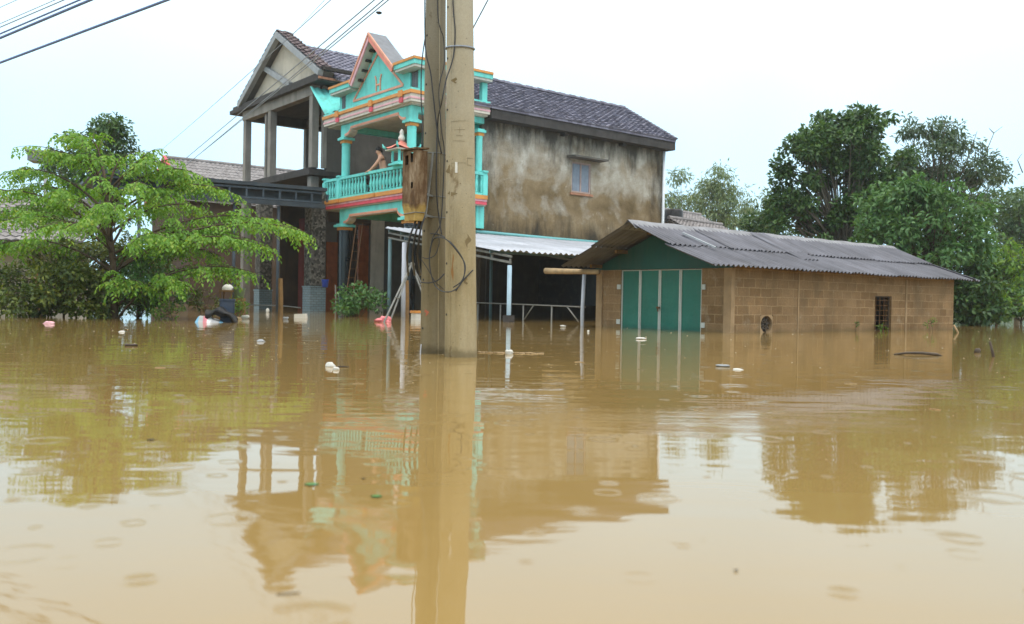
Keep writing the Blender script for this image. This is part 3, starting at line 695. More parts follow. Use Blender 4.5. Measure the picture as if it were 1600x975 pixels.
# ------------------------------------------------------------------ unfinished grey house on the left
G = Thing('unfinished_house', 'tall unfinished grey concrete house with open upper floor and steep bare gable', 'house', HF, (.3, 7.2, 0))
p = G.part
GZ = 8.30
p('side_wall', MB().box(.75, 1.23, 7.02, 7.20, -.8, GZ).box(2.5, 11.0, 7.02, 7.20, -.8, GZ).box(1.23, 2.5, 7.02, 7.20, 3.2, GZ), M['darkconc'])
def gcol(a, b, z0, z1, w_=.27): p('column', MB().box(a-w_/2, a+w_/2, b-w_/2, b+w_/2, z0, z1), M['greyconc'], bevel=.01)
for a, b, w_ in ((.35, 13.62, .26), (.35, 11.05, .27), (.38, 11.62, .15), (.35, 7.30, .27), (3.1, 13.62, .24)): gcol(a, b, 5.28, 7.93, w_)
p('column', MB().box(.60, .74, 7.02, 7.20, 5.28, GZ), M['greyconc'])
for b in (13.62, 11.45, 7.30): gcol(.35, b, -.8, 4.95, .32)
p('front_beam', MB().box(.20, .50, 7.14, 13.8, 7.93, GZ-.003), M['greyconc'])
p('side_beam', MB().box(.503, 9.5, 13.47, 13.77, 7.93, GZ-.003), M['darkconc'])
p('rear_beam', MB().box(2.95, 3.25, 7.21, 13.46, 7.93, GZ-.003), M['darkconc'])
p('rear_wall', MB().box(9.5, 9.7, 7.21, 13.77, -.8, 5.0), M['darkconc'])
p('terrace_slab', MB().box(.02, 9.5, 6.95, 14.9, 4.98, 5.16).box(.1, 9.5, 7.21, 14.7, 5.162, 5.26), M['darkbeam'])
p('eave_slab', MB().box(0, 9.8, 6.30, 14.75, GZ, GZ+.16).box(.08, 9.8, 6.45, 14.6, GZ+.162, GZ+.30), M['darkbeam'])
ax, az = 10.05, 10.85
gw = p('gable_wall', MB().prism([(6.6, 8.603), (13.5, 8.603), (ax, 10.60)], 0, .42, .60), M['gableplaster'])
p('gable_strut', MB().bar((.29, 11.75, 9.80), (.29, 9.25, 8.68), .20, .16, up=(1,0,0)), M['rakegrey'])
for fy in (13.95, 6.25):
    s = 1 if fy > ax else -1
    A = Vector((ax, az)); Fp = Vector((fy, 8.66)); d = (Fp-A).normalized(); n = Vector((-d.y, d.x)); n = -n if n.y > 0 else n
    def band(t0, t1, x0, x1, m, nm, A=A, Fp=Fp, d=d, n=n):
        def top(t): q = A+n*t; return q + d*((A.x-q.x)/d.x)
        return p(nm, MB().prism([tuple(top(t0)), tuple(top(t1)), tuple(Fp+n*t1), tuple(Fp+n*t0)], 0, x0, x1), m)
    band(.0, .22, .0, .20, M['rakegrey'], 'rake_trim')
    band(.04, .20, .203, .62, M['darkconc'], 'roof_slab')
    mb = tile_slope(.03, .62, fy, 8.66+.07, ax, az+.07, 14, .22, .05, .03)
    p('roof_tiles', mb, M['tile_dark'])
    mb = tile_slope(.62, 9.9, fy+(.25 if s > 0 else -.25), 8.66-.28, ax, az-.30, 17, .24, .035, .022)
    b0 = fy+(.25 if s > 0 else -.25)
    mb.prism([(b0, 8.36), (ax, az-.36), (ax, az-.42), (b0, 8.31)], 0, .63, 9.88)
    p('roof_tiles', mb, M['tile'])
p('verge_stub', MB().bar((.1, 6.15, 8.70), (1.35, 6.15, 8.70), .16, .12), M['dark'])
p('red_edge', MB().box(.0, 2.2, 6.27, 6.297, GZ+.05, GZ+.13), M['terracotta'])
# ground floor of that house: doors in the side passage, inner wall, curtains
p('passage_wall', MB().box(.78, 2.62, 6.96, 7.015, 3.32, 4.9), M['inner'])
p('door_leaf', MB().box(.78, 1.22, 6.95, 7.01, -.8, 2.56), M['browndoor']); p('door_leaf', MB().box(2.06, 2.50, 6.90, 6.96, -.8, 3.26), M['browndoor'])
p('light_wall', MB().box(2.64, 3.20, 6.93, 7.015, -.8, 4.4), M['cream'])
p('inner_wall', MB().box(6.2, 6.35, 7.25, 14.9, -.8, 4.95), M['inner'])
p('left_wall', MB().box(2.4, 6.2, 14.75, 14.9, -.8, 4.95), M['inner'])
p('curtain', MB().grid(lambda a, b: (2.6+.05*math.sin(a*40), 12.35+.9*a, 3.9-4.6*b), 40, 4), M['redcloth'])
p('curtain', MB().grid(lambda a, b: (2.2+.05*math.sin(a*30), 8.9+.4*a, 3.9-4.0*b), 30, 4), M['redcloth'])
p('window', MB().box(6.10, 6.19, 10.9, 11.9, 3.3, 3.7), M['whitepost'])
p('window', MB().box(6.10, 6.19, 13.2, 14.4, 3.3, 3.7), M['whitepost'])
# porch pillars on tiled plinths
def gpillar(px, y0, y1, yb, D, w_, wp):
    P0 = at(px, y1, D); q = Matrix.Rotation(-YAW, 3, 'Z') @ (Vector(P0)-HF.o); zt = at(px, y0, D)[2]; zb = P0[2]
    mb = MB().box(q.x-w_/2, q.x+w_/2, q.y-w_/2, q.y+w_/2, zb+.002, zt)
    c = p('porch_pillar', mb, M['stone'], bevel=.03)
    p('plinth', MB().box(q.x-wp/2, q.x+wp/2, q.y-wp/2, q.y+wp/2, -.8, zb-.055).box(q.x-wp/2-.02, q.x+wp/2+.02, q.y-wp/2-.02, q.y+wp/2+.02, zb-.054, zb), M['plinth'], c)
gpillar(491, 300, 447, 482, 31.5, .56, .60)
gpillar(411, 320, 452, 479, 34.5, .50, .52)

# ------------------------------------------------------------------ block shed with corrugated roof
SF = Frame((4.1013, 16.6854, 0), YAW)
S = Thing('block_shed', 'low tan cement block shed with green folding doors and grey corrugated roof', 'shed', SF, (4.4, 1.75, 0))
p = S.part
LEN, WID, T = 8.83, 3.58, .15
mb = MB()
VX0, VX1, VZ0, VZ1 = .92, 1.33, -.03, .34
WX0, WX1, WZ1 = 5.12, 5.84, .78
# long wall with a barred window and the round vent's square opening
mb.box(.081, VX0, 0, T, -.85, 1.32).box(VX0, VX1, 0, T, -.85, VZ0).box(VX0, VX1, 0, T, VZ1, 1.32).box(VX1, WX0, 0, T, -.85, 1.32)
mb.box(WX0, WX1, 0, T, WZ1, 1.32).box(WX0, WX1, 0, T, -.85, -.45).box(WX1, LEN, 0, T, -.85, 1.32)
p('side_wall', mb, M['blocks'])
p('front_wall', MB().box(0, .081, .06, .70, -.85, 1.24), M['blocks']); p('front_wall', MB().box(0, T, 2.88, WID-.16, -.85, 1.24), M['blocks'])
p('rear_wall', MB().box(LEN-T, LEN, T, WID, -.85, 1.3).prism([(0, 1.3), (1.75, 1.98), (WID, 1.3)], 0, LEN-T, LEN), M['blocks'])
p('far_wall', MB().box(T, LEN-T, WID-T, WID, -.85, 1.3), M['blocks'])
p('corner_pier', MB().box(-.03, .08, -.03, .06, -.85, 1.22).box(-.03, -.001, .06, .15, -.85, 1.22), M['pier'])
p('corner_pier', MB().box(-.03, .16, WID-.16, WID+.02, -.85, 1.22), M['pier'])
for x, w_ in ((2.17, .02), (6.49, .04)): p('render_strip', MB().box(x-w_, x+w_, -.012, -.001, -.6, 1.18), M['pier'])
# round vent: a ring of mortar in the opening with a perforated leaf-shaped grille
cx, cz, R0 = (VX0+VX1)/2, (VZ0+VZ1)/2, .185
ring = MB()
nn = 28
outer = [(VX0, VZ0), (VX1, VZ0), (VX1, VZ1), (VX0, VZ1)]
for k in range(nn):
    q0, q1 = 2*math.pi*k/nn, 2*math.pi*(k+1)/nn
    def sqp(q): m_ = .206/max(abs(math.cos(q)), abs(math.sin(q))); return (cx+m_*math.cos(q), cz+m_*math.sin(q)*.9)
    a, b = sqp(q0), sqp(q1); c, d = (cx+R0*math.cos(q1), cz+R0*.9*math.sin(q1)), (cx+R0*math.cos(q0), cz+R0*.9*math.sin(q0))
    ring.quad((a[0], .004, a[1]), (b[0], .004, b[1]), (c[0], .004, c[1]), (d[0], .004, d[1]))
    ring.quad((d[0], .004, d[1]), (c[0], .004, c[1]), (c[0], .12, c[1]), (d[0], .12, d[1]))
vent = p('round_vent', ring, M['pier'])
mb = MB()
for k in range(8):
    q = 2*math.pi*k/8+.2
    mb.bar((cx+.03*math.cos(q), .05, cz+.03*math.sin(q)), (cx+.17*math.cos(q), .05, cz+.155*math.sin(q)), .022, .02, up=(0,1,0))
mb.tube([(cx+.10*math.cos(2*math.pi*k/16), .05, cz+.09*math.sin(2*math.pi*k/16)) for k in range(17)], .011, 5)
p('vent_grille', mb, M['driftwood'], vent)
p('vent_backing', MB().box(VX0+.01, VX1-.01, .122, .14, VZ0+.01, VZ1-.01), M['dark'], vent)  # dark sheet stands for the shaded hole behind the grille
# window bars and dark inside
wn_ = p('window', MB().box(WX0, WX0+.03, .05, .09, -.45, WZ1).box(WX1-.03, WX1, .05, .09, -.45, WZ1).box(WX0+.03, WX1-.03, .05, .09, WZ1-.03, WZ1), M['driftwood'])
mb = MB()
for k in range(10): mb.bar((WX0+.03, .07, -.35+k*.115), (WX1-.03, .07, -.35+k*.115), .014)
for k in range(3): mb.bar((WX0+.18*(k+1), .085, -.45), (WX0+.18*(k+1), .085, WZ1-.03), .014)
p('window_bars', mb, M['rustiron'], wn_)
p('dark_inside_sheet', MB().box(4.6, 6.4, .45, .50, -.85, 1.25), M['black'])  # black sheet stands in for the shaded inside of the shed
# doors: four leaves of green sheet in pale angle frames
DY = [2.88, 2.345, 1.80, 1.255, .70]
for k in range(4):
    y1, y0 = DY[k]-.006, DY[k+1]+.006
    lf = p('door_leaf', MB().box(.035, .05, y0+.028, y1-.028, -.8, 1.195), M['green_door'])
    fw = .034
    p('leaf_frame', MB().box(.02, .055, y0, y0+.027, -.8, 1.215).box(.02, .055, y1-.027, y1, -.8, 1.215).box(.02, .055, y0+.027, y1-.027, 1.196, 1.215), M['doorframe'], lf)
p('door_latch', MB().box(-.03, -.001, 1.76, 1.84, .42, .46).tube([(-.02, 1.80, .36), (-.03, 1.80, .42)], .012, 6), M['rustiron'])
for y in (2.875, .70): 
    for z in (.12, .86): p('hinge_block', MB().box(-.02, -.002, y-.0 if y > 2 else y-.10, y+.10 if y > 2 else y, z-.05, z+.05), M['doorframe'])
p('gable_panel', MB().prism([(-.10, 1.222), (3.72, 1.222), (1.75, 2.0)], 0, -.03, -.005), M['green_dark'])
p('lintel', MB().box(0, T, T, WID-T, 1.242, 1.38), M['dark'])
# roof: two slopes, two rows of sheets each, laid individually
RBv, RZv = 1.75, 2.05
def corr(x0, x1, pts, pitch=.142, amp=.022, seed=0, jag=.012, seg=6, lift=0):
    """corrugated sheets side by side; pts: (y,z) from low to high"""
    mb = MB(); rr = random.Random(seed); wd = .92; x = x0
    while x < x1-.05:
        xe = min(x+wd+.05, x1); nw = max(2, int((xe-x)/pitch*seg)); dz = rr.gauss(0, .005); tl = rr.gauss(0, jag); dlo = rr.gauss(0, .022)
        (ya, za), (yb, zb) = pts; sg = 1 if yb > ya else -1
        dy, dz_ = yb-ya, zb-za; LL = math.hypot(dy, dz_)
        def fn(u, v, x=x, xe=xe):
            X_ = x+(xe-x)*u; s_ = v*LL - dlo*(1-v)
            hgt = amp*math.sin(2*math.pi*X_/pitch)+dz+tl*(u-.5)+lift
            return (X_, ya+dy/LL*s_ - dz_/LL*hgt, za+dz_/LL*s_ + abs(dy)/LL*hgt)
        mb.grid(fn, nw, 3)
        def fn2(u, v, x=x, xe=xe):
            q = fn(u, v); return (q[0], q[1]+sg*dz_/LL*.009, q[2]-abs(dy)/LL*.009)
        mb.grid(fn2, nw, 3)
        x += wd
    return mb
X0r, X1r = -.98, 9.10
e0, e1 = (-.36, 1.235), (3.70, 1.30)
m0 = (.72, 1.615)
r1 = p('roof', corr(X0r, X1r+.30, (e0, (.80, 1.647)), seed=3), M['fibro'])
r2 = p('roof', corr(X0r, X1r, ((.70, 1.640), (RBv, RZv+.045)), seed=5, lift=.012), M['fibro'])
r3 = p('roof', corr(X0r, X1r, (e1, (2.72, 1.680)), seed=8), M['fibro'])
r4 = p('roof', corr(X0r, X1r, ((2.80, 1.665), (RBv, RZv+.045)), seed=9, lift=.012), M['fibro'])
p('ridge_cap', MB().grid(lambda a, b: (X0r-.02+(X1r-X0r+.04)*a, RBv+(b-.5)*.44, RZv+.105-abs(b-.5)*.36+.012*math.sin(b*6.28)+.008*math.sin(a*60)), 60, 8), M['ridgegrey'])
p('batten', MB().bar((.02, 1.22, 1.93), (.12, .48, 1.62), .07, .03), M['rakegrey'])
p('lapped_sheet', corr(2.82, 3.35, ((.30, 1.50), (RBv-.05, RZv+.085)), seed=4), M['fibro'])
for y in (.1, .85, 2.7, 3.45):
    z = 1.21+.385*(y+.36 if y < 1.75 else 3.88-y)-(.02 if y > 1.75 else 0); p('purlin', MB().bar((-.35, y, z-.055), (X1r-.1, y, z-.055), .06, .07), M['wood'])
p('ridge_beam', MB().bar((-.4, RBv, RZv-.10), (X1r-.1, RBv, RZv-.10), .07, .10), M['wood'])
p('eave_log', MB().tube([(-.35, 3.2, 1.17), (-.34, 4.0, 1.19), (-.36, 4.92, 1.215)], [.055, .06, .072], 10), M['logwood'], smooth=True)
p('eave_post', MB().tube([(-.32, 3.70, -.7), (-.33, 3.71, .3), (-.32, 3.68, 1.13)], .04, 8), M['whitepost'], smooth=True)

# ------------------------------------------------------------------ lean-to shelter beside the house
Lt = Thing('lean_to_shelter', 'open lean-to with white corrugated roof on thin steel posts beside the ochre wall', 'shelter', HF, (2.5, -3, 0))
p = Lt.part
zt, zb, yt, yb = 2.58, 1.74, -.60, -6.05
p('roof', corr(-1.18, 8.6, ((yb, zb), (yt, zt)), pitch=.19, amp=.024, seed=21, jag=.004), M['whitesheet'])
p('rear_roof', corr(3.0, 8.6, ((yt-.12, zt-.012), (.36, 2.66)), pitch=.19, amp=.024, seed=22, jag=.004, lift=-.02), M['rustsheet'])
sl_ = (zt-zb)/(yt-yb)
def zr(y): return zb+(y-yb)*sl_
for x in (-1.05, 2.4, 5.9):
    mb = MB().bar((x, yb-.30, zr(yb)-.16), (x, yt, zr(yt)-.16), .05)
    mb2 = MB().bar((x, yb-.28, zr(yb)-.30), (x, yt, zr(yt)-.30), .05)
    tr = p('rafter', mb, M['galv']); p('bottom_chord', mb2, M['galv'], tr)
    mb = MB()
    for k in range(8): y = yb-.25+k*.72; mb.bar((x, y, zr(y)-.29), (x, y, zr(y)-.17), .04)
    p('truss_web', mb, M['galv'], tr)
for y in (-5.6, -4.2, -2.8, -1.4, -.75): p('purlin', MB().bar((-1.15, y, zr(y)-.085), (8.5, y, zr(y)-.085), .04, .08), M['tealpost'])
def post(x, y, z1, r, m, foot=False):
    o = p('post', MB().tube([(x, y, -.8), (x, y, z1)], r, 10), m, smooth=True)
    if foot: p('post_foot', MB().box(x-.10, x+.10, y-.10, y+.10, -.8, .17), M['darkbeam'], o)
post(-1.05, -6.28, zr(-6.28)-.33, .056, M['bluepost'], True)
post(-1.10, -1.55, zr(-1.55)-.33, .075, M['whitepost'])
post(-1.08, -.72, zr(-.72)-.33, .055, M['tealpost'])
post(.55, -2.1, zr(-2.1)-.33, .05, M['tealpost'])
post(5.9, -6.2, zr(-6.2)-.33, .06, M['tealpost']); post(2.4, -1.0, zr(-1)-.33, .05, M['tealpost'])
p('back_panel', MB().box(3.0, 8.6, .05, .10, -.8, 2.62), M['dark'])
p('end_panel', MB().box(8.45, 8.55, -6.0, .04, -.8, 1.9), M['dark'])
p('black_sheet', MB().box(5.2, 5.24, -5.6, 0, .4, 1.9), M['black'])  # one solid black sheet across the inside of the shelter

# pipe barrier in front of the shelter
Bt = Thing('pipe_barrier', 'low galvanised pipe barrier standing in the dark shelter mouth', 'barrier', HF, (.3, -5.5, 0))
def bp(y, z, x=.0): return (x, y, z)
Bt.part('top_rail', MB().tube([bp(-2.6, .45), bp(-5.3, .43), bp(-7.85, .40)], .018, 6), M['galv'], smooth=True)
for y in (-3.6, -4.6, -5.55, -6.65, -7.72): Bt.part('upright', MB().tube([bp(y, -.6), bp(y, .41)], .02, 6), M['galv'], smooth=True)
for y0_, y1_ in ((-3.45, -3.05), (-5.60, -5.95), (-7.62, -7.2)): Bt.part('brace', MB().tube([bp(y0_, .05), bp(y1_, .41)], .016, 6), M['galv'], smooth=True)
# A-frame of steel bars by the poles
T_ = Thing('steel_a_frame', 'leaning A-frame of thin steel bars standing in the water by the white post', 'frame', WORLD, tuple(onwater(632, 496)))
ap = at(643, 413, 20.5)
for q in ((603, 497, 19.6), (611, 498, 19.9), (668, 480, 20.6), (676, 478, 21.2)):
    e = at(*q); T_.part('leg', MB().tube([ap + (ap-e)*.03, e, e + (e-ap)*.25], .022, 6), M['galv'], smooth=True)
T_.part('tie', MB().tube([at(618, 465, 19.9), at(624, 466, 20.1)], .014, 6), M['galv']); T_.part('tie', MB().tube([at(655, 445, 20.5), at(661, 445, 20.9)], .014, 6), M['galv'])
T_.part('apex_plate', MB().bar(at(638, 413, 20.5), at(648, 413, 20.5), .05), M['galv'])

# ------------------------------------------------------------------ concrete poles with meter box and cables
def pole(px, py, wpx, wtop, label, seed):
    b = onwater(px, py); D = float(np.dot(b-C0, _F)); r0 = wpx/FPX*D/2; r1 = wtop/FPX*D/2
    zt_ = at(px, 0, D)[2]; k = (r0-r1)/zt_; x, y = float(b[0]), float(b[1])
    mb = MB(); prof = []
    for z in np.linspace(-.9, 8.2, 40): prof.append((r0-k*z, z))
    mb.lathe(prof, (x, y, 0), 28)
    th = Thing('concrete_pole', label, 'utility pole', WORLD, (x, y, 0), 'concrete utility poles'); th.o.rotation_euler = (0, -.020 if seed else -.009, 0)
    o = th.part('shaft', mb, M['pole'] if seed else M['pole_dark'], smooth=True)
    # mould seam running up the shaft, and small step holes
    ang = math.radians(-128 if seed else -62)
    th.part('mould_seam', MB().tube([(x+(r0-k*z)*math.cos(ang), y+(r0-k*z)*math.sin(ang), z) for z in (-.5, 2, 4, 8)], .006, 5), M['pole'], o)
    for z in np.arange(.25+.15*seed, 4, .48):
        a2 = math.radians(-150 if seed else -140); rr_ = r0-k*z-.004
        mb = MB().tube([(x+rr_*math.cos(a2), y+rr_*math.sin(a2), z), (x+(rr_+.007)*math.cos(a2), y+(rr_+.007)*math.sin(a2), z)], .011, 8)
        th.part('step_hole', mb, M['dark'], o)
    return th, x, y, (lambda z: r0-k*z), D
PL, lx, ly, lr, LD = pole(676.5, 552, 40, 31, 'slimmer concrete pole carrying the rusty meter box', 0)
PR, rx, ry, rr_, RD = pole(720, 557, 50.5, 41, 'stouter concrete pole ringed by a thin cable, beside the slimmer one', 1)
PR.part('paint_mark', MB().bar((rx-.03, ry-rr_(1.78)-.002, 1.72), (rx-.03, ry-rr_(1.80)-.002, 1.82), .022, .004, up=(0,1,0)), M['white'])
# embossed casting marks and worn strokes on the right pole
mb = MB()
def onpole(x0, dx_, z, rad): # a point on the camera side of the shaft
    return (x0+dx_, -math.sqrt(max(rad**2-dx_**2, 1e-6)), z)
for (xa, za, xb, zb_) in ((-.075, 2.20, .06, 2.205), (-.05, 2.12, .05, 2.125), (-.03, 2.07, .03, 2.065), (.0, 2.09, .002, 2.15), (-.06, 2.02, .05, 2.015), (-.09, 1.81, .06, 1.815), (-.09, 1.70, -.088, 1.81), (.07, 1.86, .12, 1.865), (.075, 1.80, .11, 1.79), (.075, 1.79, .076, 1.86)):
    pts = []
    for k in range(7):
        f = k/6; z = za+(zb_-za)*f; q = onpole(rx, xa+(xb-xa)*f, z, rr_(z)+.001); pts.append((q[0], ry+q[1], z))
    mb.tube(pts, .0016, 5)
M['castmark'] = worn('cast_mark', (.215,.17,.10,1), .9, .2)
PR.part('cast_marks', mb, M['castmark'])
def smear(th, cx, cy, rad, leanx, px, y0, y1, wpx, m, nm, D):
    py_s = y0
    mb = MB(); n = 8
    z0, z1 = float(at(px, y1, D)[2]), float(at(px, y0, D)[2]); x0 = float(at(px, (y0+y1)/2, D)[0])-cx+leanx*(z0+z1)/2; hw_ = wpx/FPX*D/2
    def fn(a, b):
        z = z0+(z1-z0)*b; w_ = hw_*(math.sin(math.pi*min(.98, max(.02, b)))**.7)*(.75+.35*math.sin(b*9+px)); dx_ = x0+(a-.5)*2*w_+hw_*.4*math.sin(b*6+py_s); r = rad(z)+.0012
        return (cx+dx_, cy-math.sqrt(max(r*r-dx_*dx_, 1e-6)), z)
    mb.grid(fn, 6, n*2); th.part(nm, mb, m)
M['ruststain'] = worn('rust_run', (.25,.125,.04,1), .9, .25, 9); M['knot'] = worn('dark_stain', (.19,.14,.07,1), .9, .3, 9); M['redmark'] = worn('faded_red_dab', (.42,.12,.07,1), .9, .3, 9)
smear(PR, rx, ry, rr_, .020, 709, 398, 440, 4, M['ruststain'], 'rust_run', RD)
for q in ((732, 378, 20, 8), (729, 440, 10, 7), (703, 267, 14, 9), (707, 305, 8, 14), (712, 132, 9, 10)): smear(PR, rx, ry, rr_, .020, q[0], q[1]-q[2]/2, q[1]+q[2]/2, q[3], M['knot'], 'stain', RD)
smear(PL, lx, ly, lr, .009, 668, 483, 493, 7, M['redmark'], 'paint_dab', LD)
# meter box, turned towards the left
bc = at(648, 291, LD-.30)
MF = Frame((float(bc[0]), float(bc[1]), float(bc[2])), math.radians(-44))
MBx = Thing('meter_box', 'rusty ochre electric meter box with rotted holes, strapped to the slimmer pole', 'meter box', MF, (0, 0, 0))
hw, hd, hh = .098, .072, .335
mb = MB()
holes = [(-.06, -.015, .20, .29), (.02, .055, .22, .31), (.03, .06, -.03, .03)]
# front face with openings: strips around the holes
xs = sorted({-hw, hw, *[h_[0] for h_ in holes], *[h_[1] for h_ in holes]}); zs = sorted({-hh*.55, hh, *[h_[2] for h_ in holes], *[h_[3] for h_ in holes]})
for i in range(len(xs)-1):
    for j in range(len(zs)-1):
        cxm, czm = (xs[i]+xs[i+1])/2, (zs[j]+zs[j+1])/2
        if any(h_[0] < cxm < h_[1] and h_[2] < czm < h_[3] for h_ in holes): continue
        mb.quad((xs[i], -hd, zs[j]), (xs[i+1], -hd, zs[j]), (xs[i+1], -hd, zs[j+1]), (xs[i], -hd, zs[j+1]))
lo = -hh*.55
mb.quad((-hw, -hd, lo), (-hw, hd, lo), (-hw, hd, hh), (-hw, -hd, hh)); mb.quad((hw, -hd, lo), (hw, hd, lo), (hw, hd, hh), (hw, -hd, hh)); mb.quad((-hw, hd, lo), (hw, hd, lo), (hw, hd, hh), (-hw, hd, hh))
# lower chin tapers in
ck = .80
def rect(k_, z, y0=-hd): return [(-hw*k_, y0*k_, z), (hw*k_, y0*k_, z), (hw*k_, hd*k_, z), (-hw*k_, hd*k_, z)]
ra, rb_, rc = rect(1, lo), rect(ck, lo-.10), rect(ck*.97, -hh)
for A_, B_ in ((ra, rb_), (rb_, rc)):
    for k in range(4): mb.quad(A_[k], A_[(k+1) % 4], B_[(k+1) % 4], B_[k])
mb.quad(*rc)
box = MBx.part('box', mb, M['meterbox'])
MBx.part('lid', MB().prism([(-hd-.02, hh+.004), (hd+.01, hh+.018), (hd+.01, hh+.034), (-hd-.02, hh+.018)], 0, -hw-.012, hw+.012), M['meterbox'])
MBx.part('inner_works', MB().box(-hw+.01, hw-.01, -.02, .05, -.15, hh-.02), M['dark'])
MBx.part('wire_tie', MB().tube([(-hw*.84, -hd*.84-.004, lo-.085), (hw*.86, -hd*.86-.004, lo-.075), (hw*.86+.004, hd*.8, lo-.07)], .005, 5), M['galv'])
# steel straps between box and pole
def strap(z):
    pts = [(lx-.009*z+(lr(z)+.004)*math.cos(q), ly+(lr(z)+.004)*math.sin(q), z) for q in np.linspace(-.3, 5.98-.0, 24)]
    return pts
for k, yy in enumerate((242, 309, 341)):
    z = float(at(676, yy, LD)[2]); mb = MB(); pts = strap(z)
    mb.tube(pts, .005, 5)
    q0 = MF.w((hw*.8, hd, z-MF.o.z if abs(z-MF.o.z) < hh else -hh*.9)); mb.bar(q0, (lx-.02, ly-lr(z)-.004, z), .016, .02)
    solo('steel_strap', mb, M['galv'], ['upper', 'middle', 'lower'][k]+' steel strap tying the meter box to the slimmer pole', 'strap', (lx, ly, z), group='steel straps on the slimmer pole')

def cable(name, pts, r, m, label, cat='cable', group=None, sub=6):
    P_ = [Vector([float(c_) for c_ in q]) for q in pts]; out = []
    for k in range(len(P_)-1):
        p0, p1, p2, p3 = P_[max(k-1, 0)], P_[k], P_[k+1], P_[min(k+2, len(P_)-1)]
        for j in range(sub):
            t_ = j/sub; out.append(.5*((2*p1)+(-p0+p2)*t_+(2*p0-5*p1+4*p2-p3)*t_*t_+(-p0+3*p1-3*p2+p3)*t_**3))
    out.append(P_[-1])
    return solo(name, MB().tube(out, r, 6), m, label, cat, tuple(out[0]), group=group, smooth=True)
PD = min(LD, RD)
f1, f2 = LD-.19, RD-.17
cable('cable', [at(683, -60, f1), at(684, 20, f1), at(688, 45, f1), at(693, 60, f1+.05), at(694, 100, f1+.05), at(688, 125, f1), at(686, 150, f1), at(690, 205, f1), at(694, 235, f1+.05), at(692, 300, f1+.05), at(688, 350, f1), at(676, 372, f1-.02), at(672, 395, f1-.02)], .0055, M['cable'], 'black cable snaking down the groove between the two poles', group='cables on the poles')
cable('cable', [at(706, -60, f2), at(708, 10, f2), at(711, 50, f2), at(708, 90, f2), at(697, 125, f2-.02), at(690, 160, f2), at(684, 190, f1), at(682, 250, f1), at(682, 300, f1), at(686, 340, f1), at(690, 366, f1-.05)], .0065, M['cable'], 'black cable crossing from the stouter pole to the meter box', group='cables on the poles')
cable('cable', [at(664, -40, f1+.05), at(664, 50, f1+.05), at(666, 85, f1), at(673, 115, f1), at(678, 160, f1), at(684, 210, f1), at(690, 240, f1+.02)], .007, M['cable'], 'thin black cable running down the left edge of the slimmer pole', group='cables on the poles')
cable('cable', [at(664, 60, f1), at(659, 100, f1-.05), at(658, 150, f1-.05), at(660, 190, f1-.05), at(659, 238, f1-.1)], .006, M['cable'], 'black cable hanging loose beside the slimmer pole above the meter box', group='cables on the poles')
for k, (x0, x1) in enumerate(((652, 640), (658, 648), (664, 655))):
    cable('cable', [at(x0, 338, LD-.3), at(x0-5, 352, LD-.32), at(x1, 372, LD-.3), at(x1-4+k, 400, LD-.1), at(x1-2+k*2, 430, LD+.4)], .010, M['cable'], ['leftmost', 'middle', 'rightmost'][k]+' of three thick black cables drooping from the meter box foot', group='cables below the meter box')
# ring of cable round the stouter pole
zz = float(at(717, 78, RD)[2])
solo('cable_ring', MB().tube([(rx-.020*zz+(rr_(zz)+.006)*math.cos(q), ry+(rr_(zz)+.006)*math.sin(q), zz+.012*math.sin(q*1.0)) for q in np.linspace(0, 6.30, 30)], .009, 6), M['cablegrey'], 'thin cable looped once round the stouter pole high up', 'cable', (rx, ry, zz), smooth=True)
# loose coil
cable('cable_coil', [at(672, 365, f1), at(690, 368, f1-.1), at(710, 385, f2-.1), at(725, 410, f2-.1), at(724, 435, f2-.1), at(712, 452, f2-.1), at(695, 456, f2-.1), at(680, 446, f1-.05), at(672, 420, f1-.03), at(672, 390, f1-.03), at(680, 372, f1-.05), at(697, 374, f2-.08), at(716, 395, f2-.07), at(727, 415, f2-.07), at(722, 438, f2-.06), at(708, 449, f2-.05)], .0055, M['cable'], 'loose coil of black cable hanging across both poles', 'cable')
cable('cable', [at(658, 441, f1), at(670, 442, f1-.02), at(684, 438, f1-.02), at(694, 428, f1+.02)], .0065, M['cable'], 'short black cable end wrapped on the slimmer pole', group='cables on the poles')
cable('cable', [at(712, 455, f2), at(722, 440, f2), at(739, 422, f2+.05)], .006, M['cable'], 'thin cable end poking up the stouter pole from the coil', group='cables on the poles')
cable('cable', [at(658, 405, f1), at(668, 420, f1), at(680, 440, f1), at(693, 452, f1)], .004, M['cable'], 'very thin wire slanting across the slimmer pole', group='cables on the poles')
cable('cable', [at(684, 364, f1), at(686, 380, f1), at(680, 398, f1), at(668, 404, f1), at(660, 402, f1)], .0045, M['cable'], 'small loop of thin wire on the slimmer pole', group='cables on the poles')
cable('wire_offcut', [at(658, 538, f1-.05), at(657, 550, f1-.05), at(657, 566, f1-.05)], .006, M['whitepost'], 'white wire end at the waterline by the slimmer pole', 'wire')

